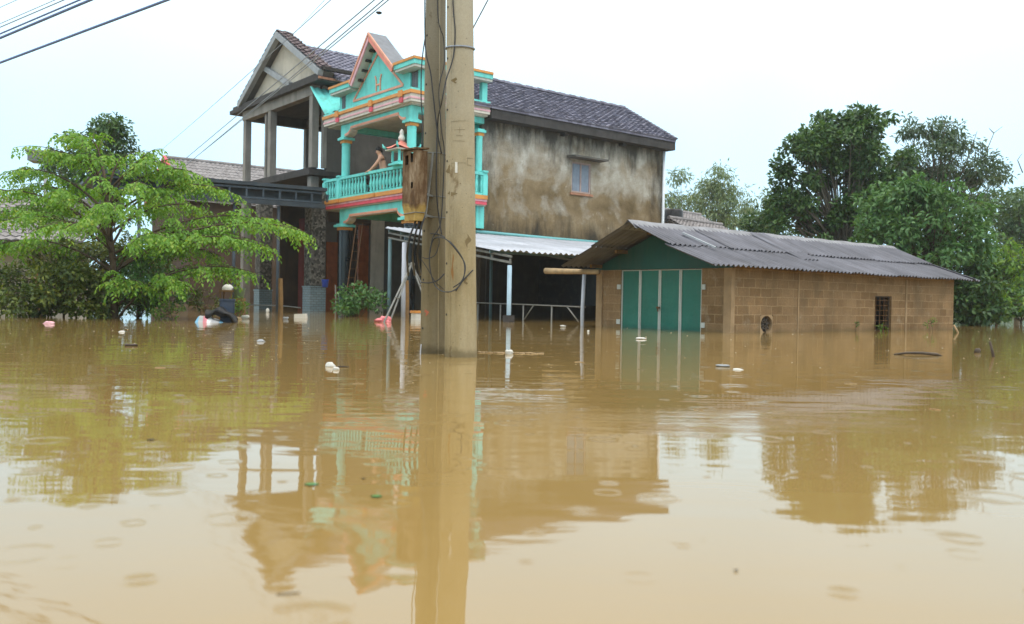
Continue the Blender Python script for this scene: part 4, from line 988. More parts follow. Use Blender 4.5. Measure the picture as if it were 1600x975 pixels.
# overhead lines: level wires from the poles to the left, and a bundle along the road
def line(p0, p1, r, m, label, sag=.25, group='overhead wires'):
    a, b = Vector([float(q) for q in p0]), Vector([float(q) for q in p1]); pts = []
    for k in range(25):
        t_ = k/24; q = a.lerp(b, t_); q.z -= sag*4*t_*(1-t_); pts.append(q)
    return solo('overhead_wire', MB().tube(pts, r, 5), m, label, 'wire', tuple(a), group=group, smooth=True)
tp = lambda y, D=LD: at(682, y, D)
line(tp(-70), at(225, 312, 34), .0075, M['cablegrey'], 'lower of the paired wires from the poles past the grey gable', .02)
line(tp(-82), at(200, 322, 34), .0075, M['cablegrey'], 'upper of the paired wires from the poles past the grey gable', .02)
line(tp(-62), at(285, 262, 30), .007, M['cablegrey'], 'single wire just under the pair, nearest the turquoise gable', .02)
line(tp(-150), at(238, 246, 36), .006, M['cablegrey'], 'lone wire crossing open sky left of the grey gable', .05)
cl = at(592, 20, 11.0); solo('wire_clamp', MB().blob(tuple(cl), (.03, .02, .02), 3), M['dark'], 'small dark clamp on a wire above the turquoise gable', 'clamp', tuple(cl))
line(at(900, -240, 9), at(-120, 143, 17.0), .020, M['cable_sky_tint'], 'thick lowest sky tinted cable in the top left corner', .0)
line(at(900, -320, 9), at(-120, 110, 17.5), .022, M['cable_sky_tint'], 'thick upper cable of the close pair in the top left corner', .0)
line(at(880, -322, 9), at(-120, 104, 17.8), .014, M['cable_sky_tint'], 'thin cable hugging the thick upper one in the top left corner', .0)
line(at(800, -300, 9), at(-120, 94, 18), .009, M['cablegrey'], 'thin wire above the close pair in the top left corner', .0)
line(at(640, -240, 9), at(-120, 89, 18.5), .006, M['cablegrey'], 'faint wire second from top in the top left corner', .0)
line(at(520, -220, 9), at(-120, 65, 18.5), .005, M['cablegrey'], 'faint topmost wire in the top left corner', .0)
line(at(790, -52, 8.7), at(737, 48, 9.3), .007, M['cablegrey'], 'thin wire rising right from behind the stouter pole', .0)
line(at(520, -14, 9.6), at(470, 40, 30), .004, M['cablegrey'], 'very thin wire above the grey gable peak', .0)

# ------------------------------------------------------------------ steel canopy in front of the grey house
c0, c1 = at(150, 283, 26), at(508, 282, 29.5)
cyaw = math.atan2(c1[1]-c0[1], c1[0]-c0[0]); clen = float(math.hypot(c1[0]-c0[0], c1[1]-c0[1]))
CF = Frame((float(c0[0]), float(c0[1]), 0), cyaw); cz = float(at(345, 283, 27.7)[2])
K = Thing('entrance_canopy', 'dark flat steel canopy with trussed edge below the grey house terrace', 'canopy', CF, (clen/2, 0, 0))
K.part('roof', MB().box(-.1, clen+.05, -.1, 4.2, cz-.05, cz+.06), M['canopymetal'])
K.part('fascia_beam', MB().box(-.05, clen, -.04, .04, cz-.62, cz-.48), M['canopymetal'])
fr = K.part('truss', MB().bar((0, 0, cz-.12), (clen-.1, 0, cz-.12), .07, .06), M['canopygrey'])
K.part('truss_chord', MB().bar((0, 0, cz-.43), (clen-.1, 0, cz-.43), .07, .06), M['canopygrey'], fr)
for k in range(14): K.part('truss_web', MB().bar((.1+k*.53, 0, cz-.40), (.1+k*.53, 0, cz-.15), .06, .06), M['canopygrey'], fr)
K.part('backing_board', MB().box(-.05, clen, .30, .33, cz-.5, cz-.06), M['canopymetal'])
for x in (1.2, 4.0, 5.4): K.part('post', MB().tube([(x, .1, -.8), (x, .1, cz-.625)], .05, 8), M['canopygrey'], smooth=True)

# ------------------------------------------------------------------ far houses
def gable_house(name, label, px, py, D, yaw, ln, half, ridge, eave, roofm, wallm, hip=False, trimm=None):
    b = at(px, py, D); fr = Frame((float(b[0]), float(b[1]), 0), yaw); th = Thing(name, label, 'house', fr, (ln/2, 0, 0))
    th.part('wall', MB().box(.3, ln-.3, -half+.35, half-.35, -.8, eave-.02), wallm)
    th.part('gable_wall', MB().prism([(-half+.35, eave-.02), (0, ridge-.12), (half-.35, eave-.02)], 0, .3, .45), wallm)
    th.part('gable_wall', MB().prism([(-half+.35, eave-.02), (0, ridge-.12), (half-.35, eave-.02)], 0, ln-.45, ln-.3), wallm)
    for s in (-1, 1):
        mb = tile_slope(0, ln, s*half, eave, 0, ridge, 14, .26, .03, .025)
        mb.prism([(s*half, eave-.04), (0, ridge-.05), (0, ridge-.09), (s*half, eave-.08)], 0, .02, ln-.02)
        r = th.part('roof', mb, roofm)
    th.part('ridge_cap', MB().tube([(-.02, 0, ridge+.04), (ln+.02, 0, ridge+.04)], .09, 8), roofm, r)
    if trimm: th.part('verge_trim', MB().bar((-.06, 0, ridge+.02), (-.06, -half, eave+.02), .12, .2), trimm); th.part('verge_trim', MB().bar((-.06, 0, ridge+.02), (-.06, half, eave+.02), .12, .2), trimm)
    return th
b = at(258, 246, 50); gable_house('far_house', 'far house with long grey brown tiled roof and red verge, seen between the grey columns', 258, 246, 50, YAW, 15, 3.6, float(b[2]), float(b[2])-2.6, M['tile_far'], M['inner'], trimm=M['pink'])
b = at(1128, 336, 40); gable_house('far_house', 'small far house with grey gable roof just right of the white downpipe', 1000, 326, 44, YAW+.12, 5.4, 2.4, float(at(1090, 331, 46)[2]), float(at(1090, 331, 46)[2])-1.25, M['tile_far'], M['gableplaster'])
gable_house('far_house', 'lower far roof with dark barge board peeping over the shed ridge', 1045, 350, 38, YAW+.12, 4.2, 2.2, float(at(1105, 349, 40)[2]), float(at(1105, 349, 40)[2])-1.1, M['tile_far'], M['gableplaster'])
tk = at(1052, 340, 42); solo('water_tank', MB().lathe([(.42, -.5), (.45, -.45), (.45, .30), (.40, .38)], tuple(tk), 16), M['black'], 'dark round tank on the small far roof beside the downpipe', 'tank', tuple(tk), smooth=True)
# low house behind the left tree
b = at(-60, 332, 25); fr = Frame((float(b[0]), float(b[1]), 0), math.radians(4))
W = Thing('low_house', 'low pale house with grey tiled roof and dark eave behind the left tree', 'house', fr, (1.6, 1, 0))
ez = float(at(30, 380, 25)[2]); rz_ = float(at(30, 325, 28)[2])
mb = tile_slope(-2.2, 3.6, -.7, ez+.06, 2.6, rz_+.3, 14, .26, .03, .025); mb.prism([(-.7, ez-.02), (2.6, rz_+.22), (2.6, rz_+.16), (-.7, ez-.06)], 0, -2.1, 3.5)
W.part('roof', mb, M['tile_far'])
W.part('eave_beam', MB().box(-2.2, 3.6, -.78, -.70, ez-.20, ez+.04), M['darkconc'])
W.part('wall', MB().box(-2.0, 3.3, .3, .5, -.8, ez-.1), M['gableplaster'])
W.part('beam', MB().bar((-2, -.4, ez-.75), (3.2, -.4, ez-.90), .14), M['darkconc'])
for x in (.95, 2.4): W.part('post', MB().box(x-.07, x+.07, -.68, -.54, -.8, ez-.06), M['wood'])
# little flat roof on a post over the tree
q = at(72, 246, 38); fr = Frame((float(q[0]), float(q[1]), 0), .25)
tw = Thing('rooftop_shade', 'grey flat-topped shade on a pale post showing above the left tree', 'shade', fr)
tw.part('top', MB().box(-.60, .62, -.5, .5, float(q[2])-.22, float(q[2])+.14).box(-.68, .70, -.58, .58, float(q[2])+.142, float(q[2])+.22), M['slate'])
tw.part('post', MB().box(-.07, .07, -.07, .07, -.8, float(q[2])-.222), M['whitepost'])

# ------------------------------------------------------------------ trees and plants
def leaf_object(name, P_, Dr, Nn, Ls, Ws, m, parent_thing=None, parent=None, off=(0,0,0), fold=.25):
    """many small folded leaves: base points, axis directions, normals, lengths, widths (numpy)"""
    Dr = Dr/np.linalg.norm(Dr, axis=1, keepdims=True)
    Sd = np.cross(Dr, Nn); Sd /= np.linalg.norm(Sd, axis=1, keepdims=True)+1e-9
    Up = np.cross(Sd, Dr)
    n = len(P_); Ls = Ls[:, None]; Ws = Ws[:, None]
    mid = P_ + Dr*Ls*.45
    v = np.stack([P_, mid+Sd*Ws*.5+Up*Ws*fold, P_+Dr*Ls - Up*Ls*.10, mid-Sd*Ws*.5+Up*Ws*fold], 1).reshape(-1, 3) - np.array(off)
    me = bpy.data.meshes.new(name); me.vertices.add(4*n); me.vertices.foreach_set('co', v.astype(np.float32).ravel())
    idx = np.arange(4*n).reshape(n, 4); tri = np.concatenate([idx[:, [0, 1, 2]], idx[:, [0, 2, 3]]], 1).ravel()
    me.loops.add(6*n); me.loops.foreach_set('vertex_index', tri.astype(np.int32))
    me.polygons.add(2*n); me.polygons.foreach_set('loop_start', np.arange(0, 6*n, 3, dtype=np.int32)); me.polygons.foreach_set('loop_total', np.full(2*n, 3, dtype=np.int32))
    me.update(calc_edges=True); me.validate()
    o = bpy.data.objects.new(name, me); COL.objects.link(o); me.materials.append(m)
    o.parent = parent or (parent_thing.o if parent_thing else None)
    return o
def rdir(n): v = RNG.normal(size=(n, 3)); return v/np.linalg.norm(v, axis=1, keepdims=True)
def bez(p0, p1, p2, n=12):
    t_ = np.linspace(0, 1, n)[:, None]; return (1-t_)**2*p0 + 2*t_*(1-t_)*p1 + t_**2*p2
def limb_tube(mb, pts, r0, r1, n=6): mb.tube([tuple(q) for q in pts], list(np.linspace(r0, r1, len(pts))), n)

# the bright drooping tree in front of the left house
TD = float(np.dot(onwater(180, 497)-C0, _F)); tb = onwater(180, 497)
tips = [(476,362,-.3),(448,352,.5),(424,388,-.7),(404,428,-.5),(352,298,.3),(325,283,.6),(300,268,-.2),(385,372,.1),(345,400,.6),(292,440,-.8),(222,446,-1.1),
        (142,220,.2),(106,214,-.3),(196,246,.5),(62,238,-.2),(12,268,.3),(265,258,-.5),(232,246,.2),(126,240,-.8),
        (-20,300,-.3),(-60,345,.2),(-30,390,.3),(6,345,-1.3),(80,300,-1.0),
        (180,330,-2.2),(100,358,-2.1),(262,372,-2.0),(150,300,1.9),(250,320,1.8),(55,330,1.5),(230,290,-1.2),(20,300,1.2),(330,330,1.5)]
BT = Thing('drooping_tree', 'bright green tree with arching drooping sprays standing in water before the left houses', 'tree', WORLD, tuple(tb))
tr = np.array([tb+[0,0,-.8], at(179, 440, TD), at(175, 395, TD+.05), at(170, 350, TD), at(166, 300, TD), at(160, 255, TD)])
mbk = MB(); limb_tube(mbk, tr, .085, .03, 9)
LP, LD_, LN, LL, LW = [], [], [], [], []
def frond(base, dirv, ln, nl):
    """a drooping compound leaf: leaflets either side of a bending rachis"""
    d = dirv/np.linalg.norm(dirv); side = np.cross(d, [0, 0, 1.]); side /= np.linalg.norm(side)+1e-6
    for k in range(nl):
        f = (k+.6)/nl
        q = base + d*ln*f*(1-.25*f) + np.array([0, 0, -1.])*ln*.62*f*f
        s_ = 1 if k % 2 else -1
        ld = side*s_*.8 + d*.45 + np.array([0, 0, -.55-.3*f]) + RNG.normal(size=3)*.18
        LP.append(q); LD_.append(ld); LN.append(np.array([0, 0, 1.])+RNG.normal(size=3)*.35 + d*.3); LL.append(RNG.uniform(.055, .12)); LW.append(RNG.uniform(.042, .062))
def dress(pts, dens, ln, start=.2):
    seg = np.linalg.norm(np.diff(pts, axis=0), axis=1).sum(); n = int(seg*dens)
    for k in range(n):
        f = start+(1-start)*(k+RNG.uniform(0, 1))/n; x = f*(len(pts)-1); i = min(int(x), len(pts)-2); q = pts[i]+(pts[i+1]-pts[i])*(x-i)
        d = pts[i+1]-pts[i]; d = d/np.linalg.norm(d); s_ = np.cross(d, [0, 0, 1.]); s_ /= np.linalg.norm(s_)+1e-6
        frond(q, d*.55 + s_*(1 if k % 2 else -1)*RNG.uniform(.3, 1.0) + np.array([0, 0, RNG.uniform(-.5, .15)]), ln*RNG.uniform(.7, 1.15), 8)
for px, py, do in tips:
    tip = at(px, py, TD+do); f = min(.97, max(.06, (470-py)/260*.9+RNG.uniform(-.12, .05))); x = f*(len(tr)-1); i = min(int(x), len(tr)-2); p0 = tr[i]+(tr[i+1]-tr[i])*(x-i)
    p1 = (p0+tip)/2; p1 = p1 + np.array([0, 0, .32+.17*np.linalg.norm(tip-p0)])
    pts = bez(p0, p1, tip, 14); limb_tube(mbk, pts, .030, .006, 6)
    dress(pts, 11, .31, .25)
    L_ = np.linalg.norm(tip-p0)
    for k in range(int(2+L_*1.6)):
        f = RNG.uniform(.3, .92); x = f*13; i = int(x); q = pts[i]; d = pts[min(i+1, 13)]-pts[i-1]; d /= np.linalg.norm(d); s_ = np.cross(d, [0, 0, 1.]); s_ /= np.linalg.norm(s_)
        e = q + d*RNG.uniform(.3, .7) + s_*RNG.choice([-1, 1])*RNG.uniform(.25, .75) + np.array([0, 0, RNG.uniform(-.35, .1)])
        sp_ = bez(q, (q+e)/2+np.array([0, 0, .14]), e, 7); limb_tube(mbk, sp_, .010, .003, 4); dress(sp_, 12, .29, .1)
trk = BT.part('trunk', mbk, M['bark'], smooth=True)
leaf_object('crown', np.array(LP), np.array(LD_), np.array(LN), np.array(LL), np.array(LW), LEAF['bright'], BT, off=tuple(tb))

def clump_tree(name, label, base, ells, m, leaf, per, barkm, tr_r, cat='tree', group=None, gap=1.0, droop=.2, lsub=26, aspect=.5, wispy=0.0, trunk_top=None, lean=None):
    """ells: (px, py, rx_px, ry_px, D, rdepth_m, n_clumps, clump_r)"""
    base = np.array(base, float); th = Thing(name, label, cat, WORLD, tuple(base), group)
    mb = MB(); cs = []
    for (px, py, rx_, ry_, D, rd, nc, cr_) in ells:
        c = at(px, py, D); sx, sz = rx_/FPX*D, ry_/FPX*D
        for k in range(nc):
            u_ = rdir(1)[0]*(RNG.uniform(.15, 1)**.42); cs.append((c+np.array([u_[0]*sx, u_[1]*rd, u_[2]*sz]), cr_*RNG.uniform(.6, 1.25)))
    cen = np.mean([c for c, r in cs], axis=0)
    top = trunk_top if trunk_top is not None else base*.25+cen*.75
    tp_ = bez(base+np.array([0, 0, -.8]), (base+top)/2+(np.array(lean) if lean is not None else RNG.normal(size=3)*.15), top, 10); limb_tube(mb, tp_, tr_r, tr_r*.4, 9)
    P_, Dd, Nn_, Ls, Ws = [], [], [], [], []
    for c, r in cs:
        k = RNG.integers(4, 9); s0 = tp_[k]; d_ = c-s0
        br_ = bez(s0, s0+d_*.5+np.array([0, 0, .12*np.linalg.norm(d_)])+RNG.normal(size=3)*.12, c, 7)
        limb_tube(mb, br_, tr_r*.28, max(.006, tr_r*.06), 5)
        n = int(per*(r**2)*RNG.uniform(.7, 1.2))
        u_ = rdir(n); rad = r*(RNG.uniform(0, 1, n)**.5)[:, None]; sq = np.array([1.0, 1.0, .72])
        pos = c + u_*rad*sq*(1+wispy*RNG.normal(size=(n, 1)))
        P_.append(pos); Dd.append(u_*.8+RNG.normal(size=(n, 3))*.6+np.array([0, 0, -droop])); Nn_.append(np.array([0, 0, .9])+u_*.6+RNG.normal(size=(n, 3))*.5)
        Ls.append(leaf*RNG.uniform(.65, 1.25, n)); Ws.append(leaf*aspect*RNG.uniform(.7, 1.2, n))
    th.part('trunk', mb, barkm, smooth=True)
    leaf_object('crown', np.concatenate(P_), np.concatenate(Dd), np.concatenate(Nn_), np.concatenate(Ls), np.concatenate(Ws), m, th, off=tuple(base))
    return th
def gbase(px, D): q = at(px, 500, D); return (float(q[0]), float(q[1]), 0)
# right hand side
clump_tree('tall_tree', 'tallest tree, dark and dense with small sky gaps, rising behind the shed roof', gbase(1330, 33),
    [(1315,225,60,55,33,1.4,34,.42),(1345,190,40,32,33,1.0,14,.36),(1265,255,52,45,33,1.3,26,.42),(1370,265,45,55,33,1.3,22,.42),(1290,310,75,40,33,1.4,28,.36),(1240,345,50,30,33,1.2,14,.34),(1330,352,70,26,33,1.4,12,.32),(1400,320,36,40,33.5,1.2,14,.38),(1215,300,18,40,33,.8,8,.34),(1300,400,70,30,32,1.2,14,.36)],
    LEAF['dark'], .20, 900, M['greybark'], .15, aspect=.6)
clump_tree('feathery_tree', 'airy grey green feathery tree with bare twigs at its top, right of the tallest tree', gbase(1450, 36),
    [(1440,240,50,50,36,1.4,24,.46),(1500,260,62,42,36,1.4,26,.46),(1480,210,40,25,36,1.0,8,.36),(1540,285,38,35,36,1.0,12,.42),(1420,300,40,40,36,1.2,12,.42),(1480,330,60,30,36,1.2,14,.44),(1430,200,30,22,36,.8,7,.36)],
    LEAF['feather'], .24, 420, M['greybark'], .13, aspect=.34, wispy=.18, droop=.5)
mb = MB()
for q in ([(1525,290),(1540,240),(1553,208),(1566,198)], [(1553,208),(1545,200)], [(1505,270),(1520,225),(1527,205)], [(1470,230),(1478,200),(1470,178)], [(1598,270),(1590,250),(1597,240)]):
    limb_tube(mb, np.array([at(x, y, 35.5) for x, y in q]), .025, .008, 5)
bt_ = bpy.data.objects['feathery_tree']; o = bpy.data.objects.new('bare_twigs', mb.mesh('bare_twigs', tuple(bt_.location))); COL.objects.link(o); o.parent = bt_; o.data.materials.append(M['greybark'])
clump_tree('leafy_tree', 'broad mid green leafy tree overhanging the far end of the shed roof', gbase(1440, 29.5),
    [(1410,310,52,32,29,1.2,22,.44),(1450,340,75,45,28.5,1.6,34,.46),(1380,355,40,35,29,1.2,16,.42),(1500,360,45,50,28.5,1.4,20,.44),(1430,400,85,30,28.5,1.5,20,.44),(1505,430,38,50,29,1.3,22,.42),(1450,455,60,30,30,1.2,14,.42)],
    LEAF['mid'], .21, 420, M['bark'], .13, droop=.4)
clump_tree('dark_shrub', 'dark shrub leaning over the water past the far shed corner', gbase(1520, 28.5),
    [(1520,455,35,45,28,1.0,22,.36),(1540,490,32,16,27.5,.8,14,.28),(1505,490,16,20,28,.6,8,.28),(1560,440,25,40,29,.9,14,.34)],
    LEAF['dark'], .20, 520, M['bark'], .06, cat='shrub', aspect=.55)
clump_tree('young_tree', 'young yellow green sapling over the water at the right edge', gbase(1562, 29),
    [(1555,425,34,38,28.5,.9,20,.34),(1578,400,28,30,29,.8,12,.32),(1545,470,25,25,28,.7,8,.28),(1590,455,18,30,29,.6,8,.28)],
    LEAF['young'], .19, 270, M['bark'], .04, droop=.5, lean=(-.3, 0, .2))
clump_tree('far_tree', 'hazy green tree filling the right edge behind the sapling', gbase(1590, 44),
    [(1560,330,50,36,44,2.0,22,.65),(1610,345,50,50,44,2.0,22,.65),(1580,400,60,40,43,2.0,22,.65),(1620,300,30,25,44,1.5,8,.55),(1560,450,60,40,43,2,16,.6)],
    LEAF['hazy'], .26, 220, M['greybark'], .16)
for k, (px, ells, lab) in enumerate((
    (1125, [(1130,285,32,26,52,1.4,16,.62),(1118,320,48,28,52,1.6,20,.62),(1150,330,40,30,52,1.6,12,.6)], 'pale feathery bamboo clump nearest the house, with a thin drooping top'),
    (1060, [(1058,310,20,40,54,1.2,12,.6),(1085,325,20,25,54,1.2,8,.55)], 'pale bamboo sprays peeping out right beside the white downpipe'),
    (1185, [(1185,330,30,32,50,1.4,14,.6),(1170,350,40,25,50,1.4,12,.55)], 'pale bamboo clump half hidden by the tallest tree'))):
    clump_tree('bamboo_clump', lab, gbase(px, 52), ells, LEAF['bamboo'], .34, 190, M['greybark'], .07, cat='bamboo', aspect=.24, wispy=.25, droop=.9, group='bamboo behind the shed')
clump_tree('green_tree', 'dark little tree filling the gap under the tallest tree at the shed ridge', gbase(1205, 38),
    [(1195,345,35,30,38,1.2,16,.5),(1220,375,50,20,38,1.2,14,.5)], LEAF['dark'], .2, 360, M['greybark'], .09)
clump_tree('bank_shrub', 'low green shrub on the far bank at the very right edge', gbase(1590, 33),
    [(1590,470,36,26,33,1.2,22,.4),(1560,478,30,16,33,1.0,12,.34),(1625,450,34,40,33,1.2,16,.42)], LEAF['mid'], .2, 420, M['bark'], .05, cat='shrub', droop=.4)
# left
clump_tree('evergreen_tree', 'dark evergreen top poking out above the bright drooping tree', gbase(160, 33),
    [(180,206,28,18,33,.9,22,.34),(150,235,45,30,33,1.2,22,.4),(100,255,32,25,33,1.0,12,.38),(200,250,25,25,33,.9,10,.36),(150,290,60,40,33,1.3,16,.42)],
    LEAF['dark'], .2, 420, M['greybark'], .12)
clump_tree('dense_bush', 'olive dense bush standing in water left of the drooping tree trunk', gbase(95, 18.6),
    [(95,450,75,38,18.6,1.0,44,.24),(150,410,50,34,21,.7,30,.28),(80,400,50,26,21.5,.7,20,.28),(215,400,45,34,21,.7,20,.28),(40,470,45,26,18.4,.8,22,.22),(140,480,40,20,18.5,.7,14,.2),(15,440,35,30,19.3,.7,14,.24),(90,425,50,16,18.7,.7,14,.2)],
    LEAF['olive'], .11, 1200, M['bark'], .03, cat='bush', aspect=.62)
clump_tree('dense_bush', 'dark green bush hugging the drooping tree trunk on its right', gbase(215, 19.0),
    [(215,450,45,34,19.2,.8,24,.22),(170,470,30,25,19.6,.6,14,.22),(255,455,35,25,19.4,.6,14,.2),(235,410,45,25,19.8,.8,14,.24)],
    LEAF['mid'], .11, 1000, M['bark'], .03, cat='bush', aspect=.55)
clump_tree('garden_plant', 'pale green weed clump at the waterline left of the striped sack', gbase(262, 18.3),
    [(262,486,26,14,18.3,.35,14,.13)], LEAF['young'], .08, 1500, M['bark'], .012, cat='plant', aspect=.3)
clump_tree('garden_plant', 'straggly garden plant behind the floating sack', gbase(320, 20),
    [(318,465,20,14,20,.3,10,.14),(338,478,12,14,20,.3,6,.12)], LEAF['olive'], .09, 1200, M['bark'], .012, cat='plant', aspect=.4)
clump_tree('garden_plant', 'leafy garden plant beside the white helmet', gbase(368, 20),
    [(368,474,12,22,20,.25,10,.13)], LEAF['young'], .10, 1000, M['bark'], .012, cat='plant', aspect=.4)
clump_tree('garden_bush', 'round dark green bush under the turquoise balcony', gbase(556, 24.5),
    [(556,468,28,20,24.5,.5,22,.22),(540,482,18,8,24.2,.4,8,.16),(585,470,20,18,25,.4,8,.2)], LEAF['mid'], .12, 900, M['bark'], .02, cat='bush', aspect=.6)
for px, py, lab in ((1376, 515, 'small weed sprouting in the barred shed window'), (1455, 505, 'small weed against the shed wall near its far corner'), (1340, 506, 'thin weed on the shed wall left of the barred window')):
    q = onwater(px, 517); clump_tree('wall_weed', lab, tuple(q-np.array([.05, .06, 0])), [(px, py-3, 7, 8, float(np.dot(q-C0, _F))-.1, .06, 4, .07)], LEAF['young'], .06, 2600, M['bark'], .005, cat='weed', aspect=.5, group='weeds on the shed wall')
# far bank
n = 26000
xx = RNG.uniform(-140, 160, n); yy = 88 + 12*RNG.uniform(0, 1, n) + .0*xx; hh_ = (2.6+1.6*np.sin(xx*.21)+1.1*np.sin(xx*.53+1)); zz_ = RNG.uniform(0, 1, n)*hh_
leaf_object('treeline', np.stack([xx, yy, zz_], 1), rdir(n), rdir(n)+np.array([0, 0, .8]), RNG.uniform(.5, 1.0, n), RNG.uniform(.3, .6, n), LEAF['hazy'])
tag(bpy.data.objects['treeline'], 'far low band of green bushes on the flooded horizon', 'treeline', kind='stuff')
mb = MB(); mb.grid(lambda a, b: (-160+340*a, 84+30*b, -.3+2.0*b*(1+.3*math.sin(a*40))), 60, 8)
solo('far_bank', mb, M['mudground'], 'far bank rising behind the flood', 'bank', kind='structure', smooth=True)
bpy.data.objects['far_bank'].data.materials[0] = M['bank'] = worn('weedy_bank', (.05,.09,.03,1), .9, .4, .4, streak=False)

# ------------------------------------------------------------------ the man on the balcony
def person():
    hip0 = Vector((.56, 2.52, 4.68)); fw = Vector((-.88, .47, 0)).normalized(); sd = Vector((-fw.y, fw.x, 0)); up = Vector((0, 0, 1))
    def q(f, s, z): return hip0 + fw*f + sd*s + up*z
    V, E_, R_ = [], [], []
    def add(pt, r, par=None):
        V.append(pt); R_.append(r); k = len(V)-1
        if par is not None: E_.append((par, k))
        return k
    pel = add(q(0, 0, 0), (.135, .105)); wa = add(q(.03, 0, .20), (.118, .088), pel); ch = add(q(.075, 0, .38), (.145, .102), wa)
    sh = add(q(.105, 0, .48), (.10, .08), ch); nk = add(q(.135, 0, .545), (.052, .055), sh); jaw = add(q(.170, 0, .605), (.058, .066), nk)
    hd = add(q(.187, 0, .675), (.070, .086), jaw); tp_ = add(q(.184, 0, .755), (.055, .066), hd)
    nose = add(q(.274, 0, .655), (.014, .016), hd)
    for s in (1, -1):
        add(q(.177, s*.082, .66), (.016, .022), hd)
        a = add(q(.105, s*.185, .45), (.062, .060), sh); el = add(q(.27, s*.225, .21), (.042, .042), a); wr = add(q(.46, s*.17, .005), (.029, .026), el)
        pm = add(q(.525, s*.165, -.035), (.034, .018), wr)
        for k in range(4):
            o_ = (k-1.5)*.021; ln = (.062, .075, .070, .052)[k]
            f1_ = add(q(.565, s*(.165)+o_, -.045), (.0095, .009), pm); f2_ = add(q(.565+ln*.55, s*.165+o_, -.062), (.0085, .008), f1_); add(q(.565+ln*.7, s*.165+o_, -.098), (.0075, .007), f2_)
        t1 = add(q(.53, s*.165-s*.036, -.04), (.010, .010), pm); add(q(.56, s*.165-s*.056, -.05), (.009, .009), t1)
        th_ = add(q(0, s*.095, -.10), (.092, .09), pel); kn = add(q(.04, s*.11, -.42), (.060, .06), th_); an = add(q(-.02, s*.115, -.755), (.038, .04), kn)
        hl = add(q(-.03, s*.115, -.785), (.034, .03), an); add(q(.13, s*.13, -.79), (.036, .022), hl)
    off = (hip0.x, hip0.y, 3.885)
    me = bpy.data.meshes.new('person'); me.from_pydata([tuple(v-Vector(off)) for v in V], E_, [])
    o = bpy.data.objects.new('person', me); COL.objects.link(o); o.location = HF.w(off); o.rotation_euler = (0, 0, YAW)
    sk = o.modifiers.new('skin', 'SKIN'); sk.use_smooth_shade = True
    for k, r in enumerate(R_):
        me.skin_vertices[0].data[k].radius = (r[0]*1.42, r[1]*1.36) if r[0] > .068 else ((r[0]*1.15, r[1]*1.15) if r[0] > .03 else r); me.skin_vertices[0].data[k].use_root = (k == 0)
    ss = o.modifiers.new('subsurf', 'SUBSURF'); ss.levels = 2; ss.render_levels = 2
    me.materials.append(M['skin'])
    tag(o, 'shirtless man in dark shorts leaning on the turquoise balcony rail, looking left', 'person')
    def child(nm, mb, m, smooth=True):
        c = bpy.data.objects.new(nm, mb.mesh(nm, off, smooth)); COL.objects.link(c); c.parent = o; c.data.materials.append(m)
    mb = MB()
    def cap(a, b):
        t_ = a*2*math.pi; ph = b*math.pi*.60; c_ = q(.174, 0, .700)
        back = 1.0+.10*max(0, -math.cos(t_))
        r = Vector(fw*math.cos(t_)*math.sin(ph)*.116*back + sd*math.sin(t_)*math.sin(ph)*.102 + up*(math.cos(ph)*.118 - .045*max(0, -math.cos(t_))*math.sin(ph)+.03*max(0, math.cos(t_))*math.sin(ph)))
        return c_ + r
    mb.grid(cap, 20, 9); child('hair', mb, M['hair'])
    mb = MB()
    for s in (1, -1): mb.blob(tuple(q(.278, s*.033, .685)), (.012, .012, .010), 3, .0)
    child('eyes', mb, M['hair'])
    mb = MB().blob(tuple(q(.272, 0, .618)), (.010, .026, .007), 3, 0); child('mouth', mb, M['pinkplastic'])
    mb = MB()
    ringp = lambda c, rx_, ry_, n=14: [c + sd*rx_*math.cos(2*math.pi*k/n) + fw*ry_*math.sin(2*math.pi*k/n) for k in range(n)]
    def loft(rings):
        i = len(mb.v); n = len(rings[0])
        for r in rings: mb.v += [tuple(x) for x in r]
        for a in range(len(rings)-1):
            for b in range(n): mb.f.append((i+a*n+b, i+a*n+(b+1) % n, i+(a+1)*n+(b+1) % n, i+(a+1)*n+b))
    loft([ringp(q(.015, 0, .09), .150, .115), ringp(q(0, 0, .0), .165, .13), ringp(q(.0, 0, -.10), .195, .135)])
    for s in (1, -1): loft([ringp(q(0, s*.095, -.08), .105, .13), ringp(q(.02, s*.105, -.22), .098, .115), ringp(q(.035, s*.11, -.40), .090, .105)])
    child('shorts', mb, M['shorts'])
person()
# blue and yellow cloth standing on the unfinished terrace
q = at(487, 262, 33); q2 = at(487, 231, 33)
fr = Frame((float(q[0]), float(q[1]), float(q[2])), .4); hgt = float(q2[2]-q[2])
cth = Thing('hanging_cloth', 'blue and yellow cloth hung by a column on the unfinished upper floor', 'cloth', fr)
cth.part('lower_cloth', MB().grid(lambda a, b: (-.12+.24*a, .03*math.sin(a*12)+.02, hgt*(-.1+.62*b)), 16, 6), M['pipeteal']); M['yellowcloth'] = worn('yellow_cloth', (.60,.45,.10,1), .9, .2)
cth.part('upper_cloth', MB().grid(lambda a, b: (-.05+.25*a, .03*math.sin(a*12)+.05, hgt*(.45+.55*b)), 16, 6), M['yellowcloth'])

# ------------------------------------------------------------------ floating and standing odds and ends
def flo(name, px, py, mbf, m, label, cat, group=None, smooth=True):
    q = onwater(px, py); D = float(np.dot(q-C0, _F)); mb = MB(); mbf(mb, D/FPX); 
    o = bpy.data.objects.new(name, mb.mesh(name, (0,0,0), smooth)); COL.objects.link(o); o.location = tuple(q); o.data.materials.append(m)
    return tag(o, label, cat, group)
def flat(w_, h_, seed, n=10, amp=.35, d=.6): return lambda mb, s: mb.blob((0, 0, h_*s*.25), (w_*s/2, w_*s*d/2, h_*s/2), seed, amp)
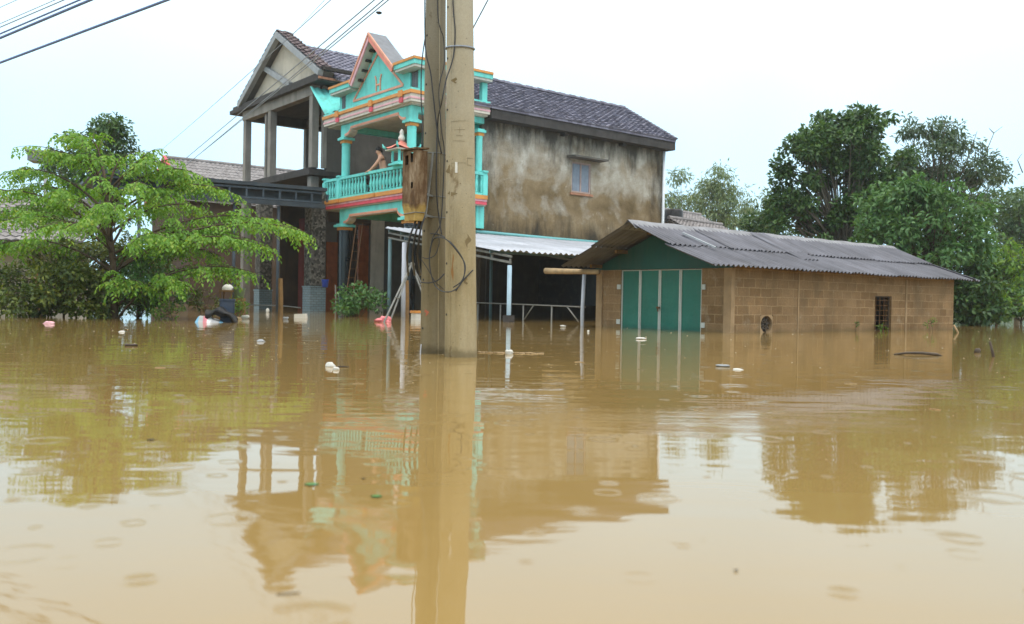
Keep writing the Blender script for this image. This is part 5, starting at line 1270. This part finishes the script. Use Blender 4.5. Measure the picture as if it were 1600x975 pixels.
# striped sack heap
sq_ = onwater(332, 504); sD = float(np.dot(sq_-C0, _F)); SFr = Frame((float(sq_[0]), float(sq_[1]), -.03), .2)
sk = solo('woven_sack', MB().grid(lambda a, b: ((a-.5)*.78*(1-.42*b)-.08*b+.04*math.sin(b*9), -.12+.5*b+.05*math.sin(a*11), .235*math.sin(min(1, b*1.3)*1.6)*(max(0, math.sin(a*3.1416))**.7)*(.8+.35*math.sin(a*5+1))+.022*math.sin(a*17+b*9)-.03), 24, 14), M['sack'], 'half sunk woven sack with blue and pink stripes', 'sack', (0,0,0), SFr, smooth=True)
solo('black_bag', MB().grid(lambda a, b: (-.14+.58*a, .15+.14*math.cos(b*6.28), .17+.075*math.sin(b*6.28)+.07*math.sin(a*3.4)-.30*max(0, a-.62)+.03*math.sin(a*14+b*6)), 18, 12), M['black'], 'black plastic bag draped over the striped sack', 'bag', (.1,.15,0), SFr, smooth=True)
bx_ = at(355, 480, sD+.4); fr = Frame((float(bx_[0]), float(bx_[1]), 0), .3)
bn = Thing('blue_crate', 'dark blue plastic crate tilted above the floating sack', 'crate', fr)
zc_ = float(bx_[2]); mbx = MB().box(-.13, .13, -.10, .10, -.1, zc_-.12).box(-.14, -.115, -.12, .12, zc_-.12, zc_+.16).box(.115, .14, -.12, .12, zc_-.12, zc_+.16).box(-.115, .115, -.12, -.095, zc_-.12, zc_+.16).box(-.115, .115, .095, .12, zc_-.12, zc_+.16)
bn.part('body', mbx, M['navy'], bevel=.01); bn.part('rim', MB().box(-.155, .155, -.135, -.12, zc_+.13, zc_+.165).box(-.155, .155, .12, .135, zc_+.13, zc_+.165), M['navy'])
hm = at(356, 452, 21); solo('white_helmet', MB().grid(lambda a, b: (float(hm[0])+.13*math.cos(a*6.283)*math.sin(b*1.75), float(hm[1])+.15*math.sin(a*6.283)*math.sin(b*1.75), float(hm[2])+.12*math.cos(b*1.75)), 20, 8), M['white'], 'white helmet resting on the plants beside the blue crate', 'helmet', tuple(hm), smooth=True)
hp_ = at(374, 457, 21); M['mint'] = worn('mint_plastic', (.20,.30,.22,1), .5, .2, 6, streak=False)
pt = Thing('mint_tub', 'mint green plastic tub beside the white helmet', 'tub', WORLD, (float(hp_[0]), float(hp_[1]), 0))
pt.part('tub', MB().lathe([(.10, float(hp_[2])-.13), (.14, float(hp_[2])+.09), (.15, float(hp_[2])+.10), (.135, float(hp_[2])+.09), (.10, float(hp_[2])-.10)], (float(hp_[0]), float(hp_[1]), 0), 16), M['mint'], smooth=True)
pt.part('stand', MB().box(float(hp_[0])-.12, float(hp_[0])+.12, float(hp_[1])-.1, float(hp_[1])+.1, -.8, float(hp_[2])-.131), M['wood'])
hs = Thing('helmet_stand', 'dark old stool under the white helmet', 'stool', WORLD, (float(hm[0]), float(hm[1]), 0))
hs.part('seat', MB().box(float(hm[0])-.16, float(hm[0])+.16, float(hm[1])-.16, float(hm[1])+.16, float(hm[2])-.06, float(hm[2])-.02), M['wood'])
for sx in (-.13, .13):
    for sy in (-.13, .13): hs.part('leg', MB().bar((float(hm[0])+sx, float(hm[1])+sy, -.8), (float(hm[0])+sx, float(hm[1])+sy, float(hm[2])-.061), .03), M['wood'])
flo('foam_scrap', 383, 498, flat(10, 8, 4), M['white'], 'pale foam scrap at the right end of the sack heap', 'litter', 'floating litter')
flo('foam_scrap', 370, 499, flat(20, 5, 5), M['logwood'], 'tan scrap floating between the black bag and the pale foam scrap', 'litter', 'floating litter')
flo('foam_ball', 418, 488, flat(6, 9, 6, amp=.1), M['white'], 'small white ball floating before the left tiled plinth', 'ball')
flo('foam_box', 470, 497, lambda mb, s: mb.prism([(-9*s, -.01), (9*s, -.01), (8*s, 7*s), (-8.5*s, 6*s)], 1, -.12, .12), M['white'], 'white foam box lid floating before the stone pillar', 'foam box', smooth=False)
flo('litter', 446, 499, flat(9, 5, 7), M['rakegrey'], 'small grey scrap floating beside the brown stake', 'litter', 'floating litter')
flo('pink_bag', 597, 503, lambda mb, s: [mb.blob((x_*s, 0, z_*s), (a_*s, .09, b_*s), k_, .4) for k_, (x_, z_, a_, b_) in enumerate(((-3, 2, 9, 4), (4, 3, 8, 5.5), (10, 1, 4, 2.5)))], M['pinkplastic'], 'crumpled pink plastic bag at the foot of the A-frame', 'bag')
b_ = at(508, 444, 29); solo('blue_bucket', MB().lathe([(.09, -.10), (.12, .14), (.13, .15), (.115, .14), (.085, -.08)], tuple(b_), 14), M['blueplastic'], 'small bright blue bucket against the stone pillar', 'bucket', tuple(b_), smooth=True)
q = onwater(655, 500); solo('foam_chest', MB().box(-.17, .17, -.12, .12, -.05, .17).box(-.19, .19, -.14, .14, .172, .23), M['white'], 'white foam chest with orange lid behind the slimmer pole', 'box', frame=Frame(tuple(map(float, q)), .6)); bpy.data.objects['foam_chest'].data.materials.append(M['orange'])
for f_ in bpy.data.objects['foam_chest'].data.polygons[6:]: f_.material_index = 1
def stake(px, y0, y1, D, r, m, label, name='wooden_stake', cat='stake', group='wooden stakes in the flood', lean=0):
    a, b = at(px+lean, y0, D), at(px, y1, D); d = (b-a)
    solo(name, MB().tube([a, (a+b)/2+[.01, 0, 0], b, b+d/np.linalg.norm(d)*.6], [r*.9, r, r, r], 7), m, label, cat, tuple(b), group=group)
stake(438, 435, 499, float(np.dot(onwater(438, 499)-C0, _F)), .055, M['wood'], 'squared brown stake standing alone left of the stone pillar')
stake(636, 438, 501, float(np.dot(onwater(636, 501)-C0, _F))+.3, .045, M['wood'], 'rusty brown stake just behind the white shelter post')
stake(524, 445, 486, 26, .02, M['galv'], 'thin grey stick standing left of the garden bush')
# ladder leaning in the side doorway
q0_, q1_ = at(545, 470, 29), at(562, 348, 30); sdv = np.array([.20, .10, 0])
ld = Thing('ladder', 'thin ladder leaning in the dark side doorway', 'ladder', WORLD, tuple(q0_))
for s in (-.5, .5): ld.part('rail', MB().bar(q0_+sdv*s, q1_+sdv*s, .022), M['rustiron'])
for k in range(9): f = (k+.6)/9; ld.part('rung', MB().bar(q0_+(q1_-q0_)*f-sdv*.48, q0_+(q1_-q0_)*f+sdv*.48, .018), M['rustiron'])
# cord or plank line at the doorstep
cable('rope', [at(375, 476, 32), at(410, 477, 32), at(440, 478, 31.5), at(470, 481, 31)], .022, M['galv'], 'pale rope stretched low over the water between the plinths', 'rope')
# near debris
flo('peel_scrap', 516, 573, flat(15, 9, 11, amp=.3), M['white'], 'cream scrap floating left of the poles, bigger of the two', 'litter', 'floating litter')
flo('peel_scrap', 525, 578, flat(10, 6, 12, amp=.3), M['white'], 'cream scrap floating left of the poles, smaller of the two', 'litter', 'floating litter')
flo('twig', 536, 574, lambda mb, s: mb.tube([(-9*s, 0, .004), (0, .01, .006), (9*s, .0, .003)], 1.2*s, 5), M['driftwood'], 'dark twig floating beside the cream scraps', 'twig')
flo('crumpled_bag', 686, 551, flat(14, 12, 13, amp=.35), M['pvc'], 'crumpled white plastic at the foot of the slimmer pole', 'litter', 'floating litter')
def strip(mb, s):
    rr = random.Random(5)
    for k in range(26): mb.blob((-48*s+k*3.9*s, rr.uniform(-.03, .03), .004), (rr.uniform(2, 4.5)*s, rr.uniform(.008, .028), rr.uniform(.6, 1.6)*s), k, .3, 7, 5)
flo('straw_raft', 797, 552, strip, M['logwood'], 'raft of floating straw and foam right of the stouter pole', 'debris')
flo('foam_scrap', 795, 553, flat(11, 8, 14), M['white'], 'white foam lump caught in the straw raft', 'litter', 'floating litter')
flo('driftwood', 1436, 555, lambda mb, s: mb.tube([(-36*s, .06, 0), (-18*s, .02, 3*s), (5*s, 0, 3.5*s), (26*s, -.03, 2*s), (33*s, -.05, -1*s)], [1.2*s, 2.0*s, 2.3*s, 2.4*s, 1.5*s], 7), M['driftwood'], 'curved dark branch floating before the barred shed window', 'branch')
flo('stick', 1551, 558, lambda mb, s: mb.tube([(3*s, 0, -.1), (0, 0, 6*s), (-5*s, 0, 24*s)], [2.4*s, 2.2*s, 1.6*s], 7), M['driftwood'], 'dark stick poking upright from the water at the right edge', 'stick')
flo('stick', 1496, 520, lambda mb, s: mb.tube([(3*s, 0, -.1), (0, 0, 2*s), (-6*s, 0, 12*s)], 1.5*s, 6), M['logwood'], 'pale stick leaning at the far shed corner', 'stick')
flo('coconut_husk', 1527, 551, flat(12, 9, 15, amp=.2), M['driftwood'], 'dark husk floating left of the upright stick', 'husk')
flo('plastic_scrap', 1130, 573, flat(17, 5, 16), M['rakegrey'], 'blue grey plastic scrap floating before the shed corner', 'litter', 'floating litter')
flo('plastic_scrap', 1153, 578, flat(15, 3, 17), M['white'], 'thin white strip floating right of the blue grey scrap', 'litter', 'floating litter')
flo('plastic_scrap', 1001, 530, flat(12, 4, 18), M['white'], 'white scrap floating in front of the green doors', 'litter', 'floating litter')
flo('plastic_scrap', 880, 511, flat(10, 4, 19), M['white'], 'white scrap floating under the shelter rail', 'litter', 'floating litter')
flo('plastic_scrap', 919, 519, flat(4, 4, 20), M['white'], 'tiny pale scrap left of the shed pier', 'litter', 'floating litter')
flo('dead_leaf', 204, 541, flat(17, 5, 21), M['driftwood'], 'dark leaf floating in front of the drooping tree', 'leaf', 'floating leaves')
flo('plastic_scrap', 408, 534, flat(11, 5, 22), M['rakegrey'], 'grey scrap floating left of the brown stake reflection', 'litter', 'floating litter')
flo('plastic_scrap', 191, 519, flat(9, 3, 23), M['white'], 'pale scrap floating below the drooping tree trunk', 'litter', 'floating litter')
flo('plastic_scrap', 76, 506, flat(16, 5, 25), M['palepink'], 'faded pink scrap floating under the olive bush', 'litter', 'floating litter')
flo('twig', 450, 930, lambda mb, s: mb.tube([(-18*s, 0, .001), (0, .004, .002), (16*s, .012, .001)], 1.0*s, 5), M['driftwood'], 'small dark twig floating in the near water', 'twig')
def leafm(w_): 
    return lambda mb, s: mb.grid(lambda a, b: ((a-.5)*w_*s, (b-.5)*w_*s*.8*math.sin(a*3.14)**.7, .001+.006*abs(b-.5)), 10, 4)
flo('green_leaf', 487, 758, leafm(22), M['green_leaf'] if 'green_leaf' in M else M.setdefault('green_leaf', worn('fresh_leaf', (.05,.17,.03,1), .5, .2)), 'green leaf floating in the house reflection, larger of two', 'leaf', 'floating leaves')
flo('green_leaf', 588, 777, leafm(18), M['green_leaf'], 'green leaf floating beside the pole reflection, smaller of two', 'leaf', 'floating leaves')
flo('dead_leaf', 236, 688, leafm(12), M['driftwood'], 'small dark leaf alone on the left water', 'leaf', 'floating leaves')
flo('dead_leaf', 1150, 893, leafm(6), M['driftwood'], 'tiny dark leaf on the near right water', 'leaf', 'floating leaves')
flo('dead_leaf', 568, 749, leafm(6), M['driftwood'], 'tiny dark leaf between the two green leaves', 'leaf', 'floating leaves')
for k, (px, py, w_) in enumerate(((560, 600, 16), (1090, 640, 12), (1330, 600, 18), (905, 566, 14), (250, 575, 16), (1460, 640, 11))):
    flo('straw', px, py, lambda mb, s, w_=w_, k=k: mb.tube([(-w_*s/2, (k % 3-1)*.02, .002), (0, .012, .003), (w_*s/2, -(k % 2)*.03, .002)], .7*s, 4), M['logwood'], ('thin straw floating left of the two poles', 'thin straw floating below the green door reflection', 'thin straw floating before the shed wall', 'thin straw floating between the poles and the shed pier', 'thin straw floating in front of the drooping tree', 'thin straw floating nearest the right edge')[k], 'straw', 'floating straws')
# bubbles and flecks thrown up by the rain
mb = MB(); rr = random.Random(3)
for k in range(330):
    px = rr.uniform(0, 1600); py = 512 + (rr.random()**1.6)*230
    q = onwater(px, py); s = float(np.dot(q-C0, _F))/FPX; r = rr.uniform(.35, 1.05)*s*(1.1 if py < 600 else .8)
    mb.lathe([(r*1.0, 0.0), (r*.95, .0012), (r*.55, r*.45), (r*.1, r*.62)], (float(q[0]), float(q[1]), .0005), 7)
M['fleck'] = worn('muddy_foam', (.42,.36,.24,1), .4, .1)
solo('foam_flecks', mb, M['fleck'], 'scattered rain bubbles and foam flecks on the flood', 'flecks', kind='stuff', smooth=True)

# ------------------------------------------------------------------ damp air
hm_ = bpy.data.materials.new('damp_air'); hm_.use_nodes = True; ht = hm_.node_tree; ht.nodes.clear()
ho = ht.nodes.new('ShaderNodeOutputMaterial'); hv = ht.nodes.new('ShaderNodeVolumePrincipled')
hv.inputs['Color'].default_value = (.92, .96, 1.0, 1); hv.inputs['Density'].default_value = HAZE; hv.inputs['Anisotropy'].default_value = .2
ht.links.new(hv.outputs[0], ho.inputs['Volume'])
solo('haze', MB().box(-200, 220, -50, 140, -2.4, 16), hm_, 'thin damp haze over the flood', 'haze', kind='stuff')
scene.cycles.volume_bounces = 1
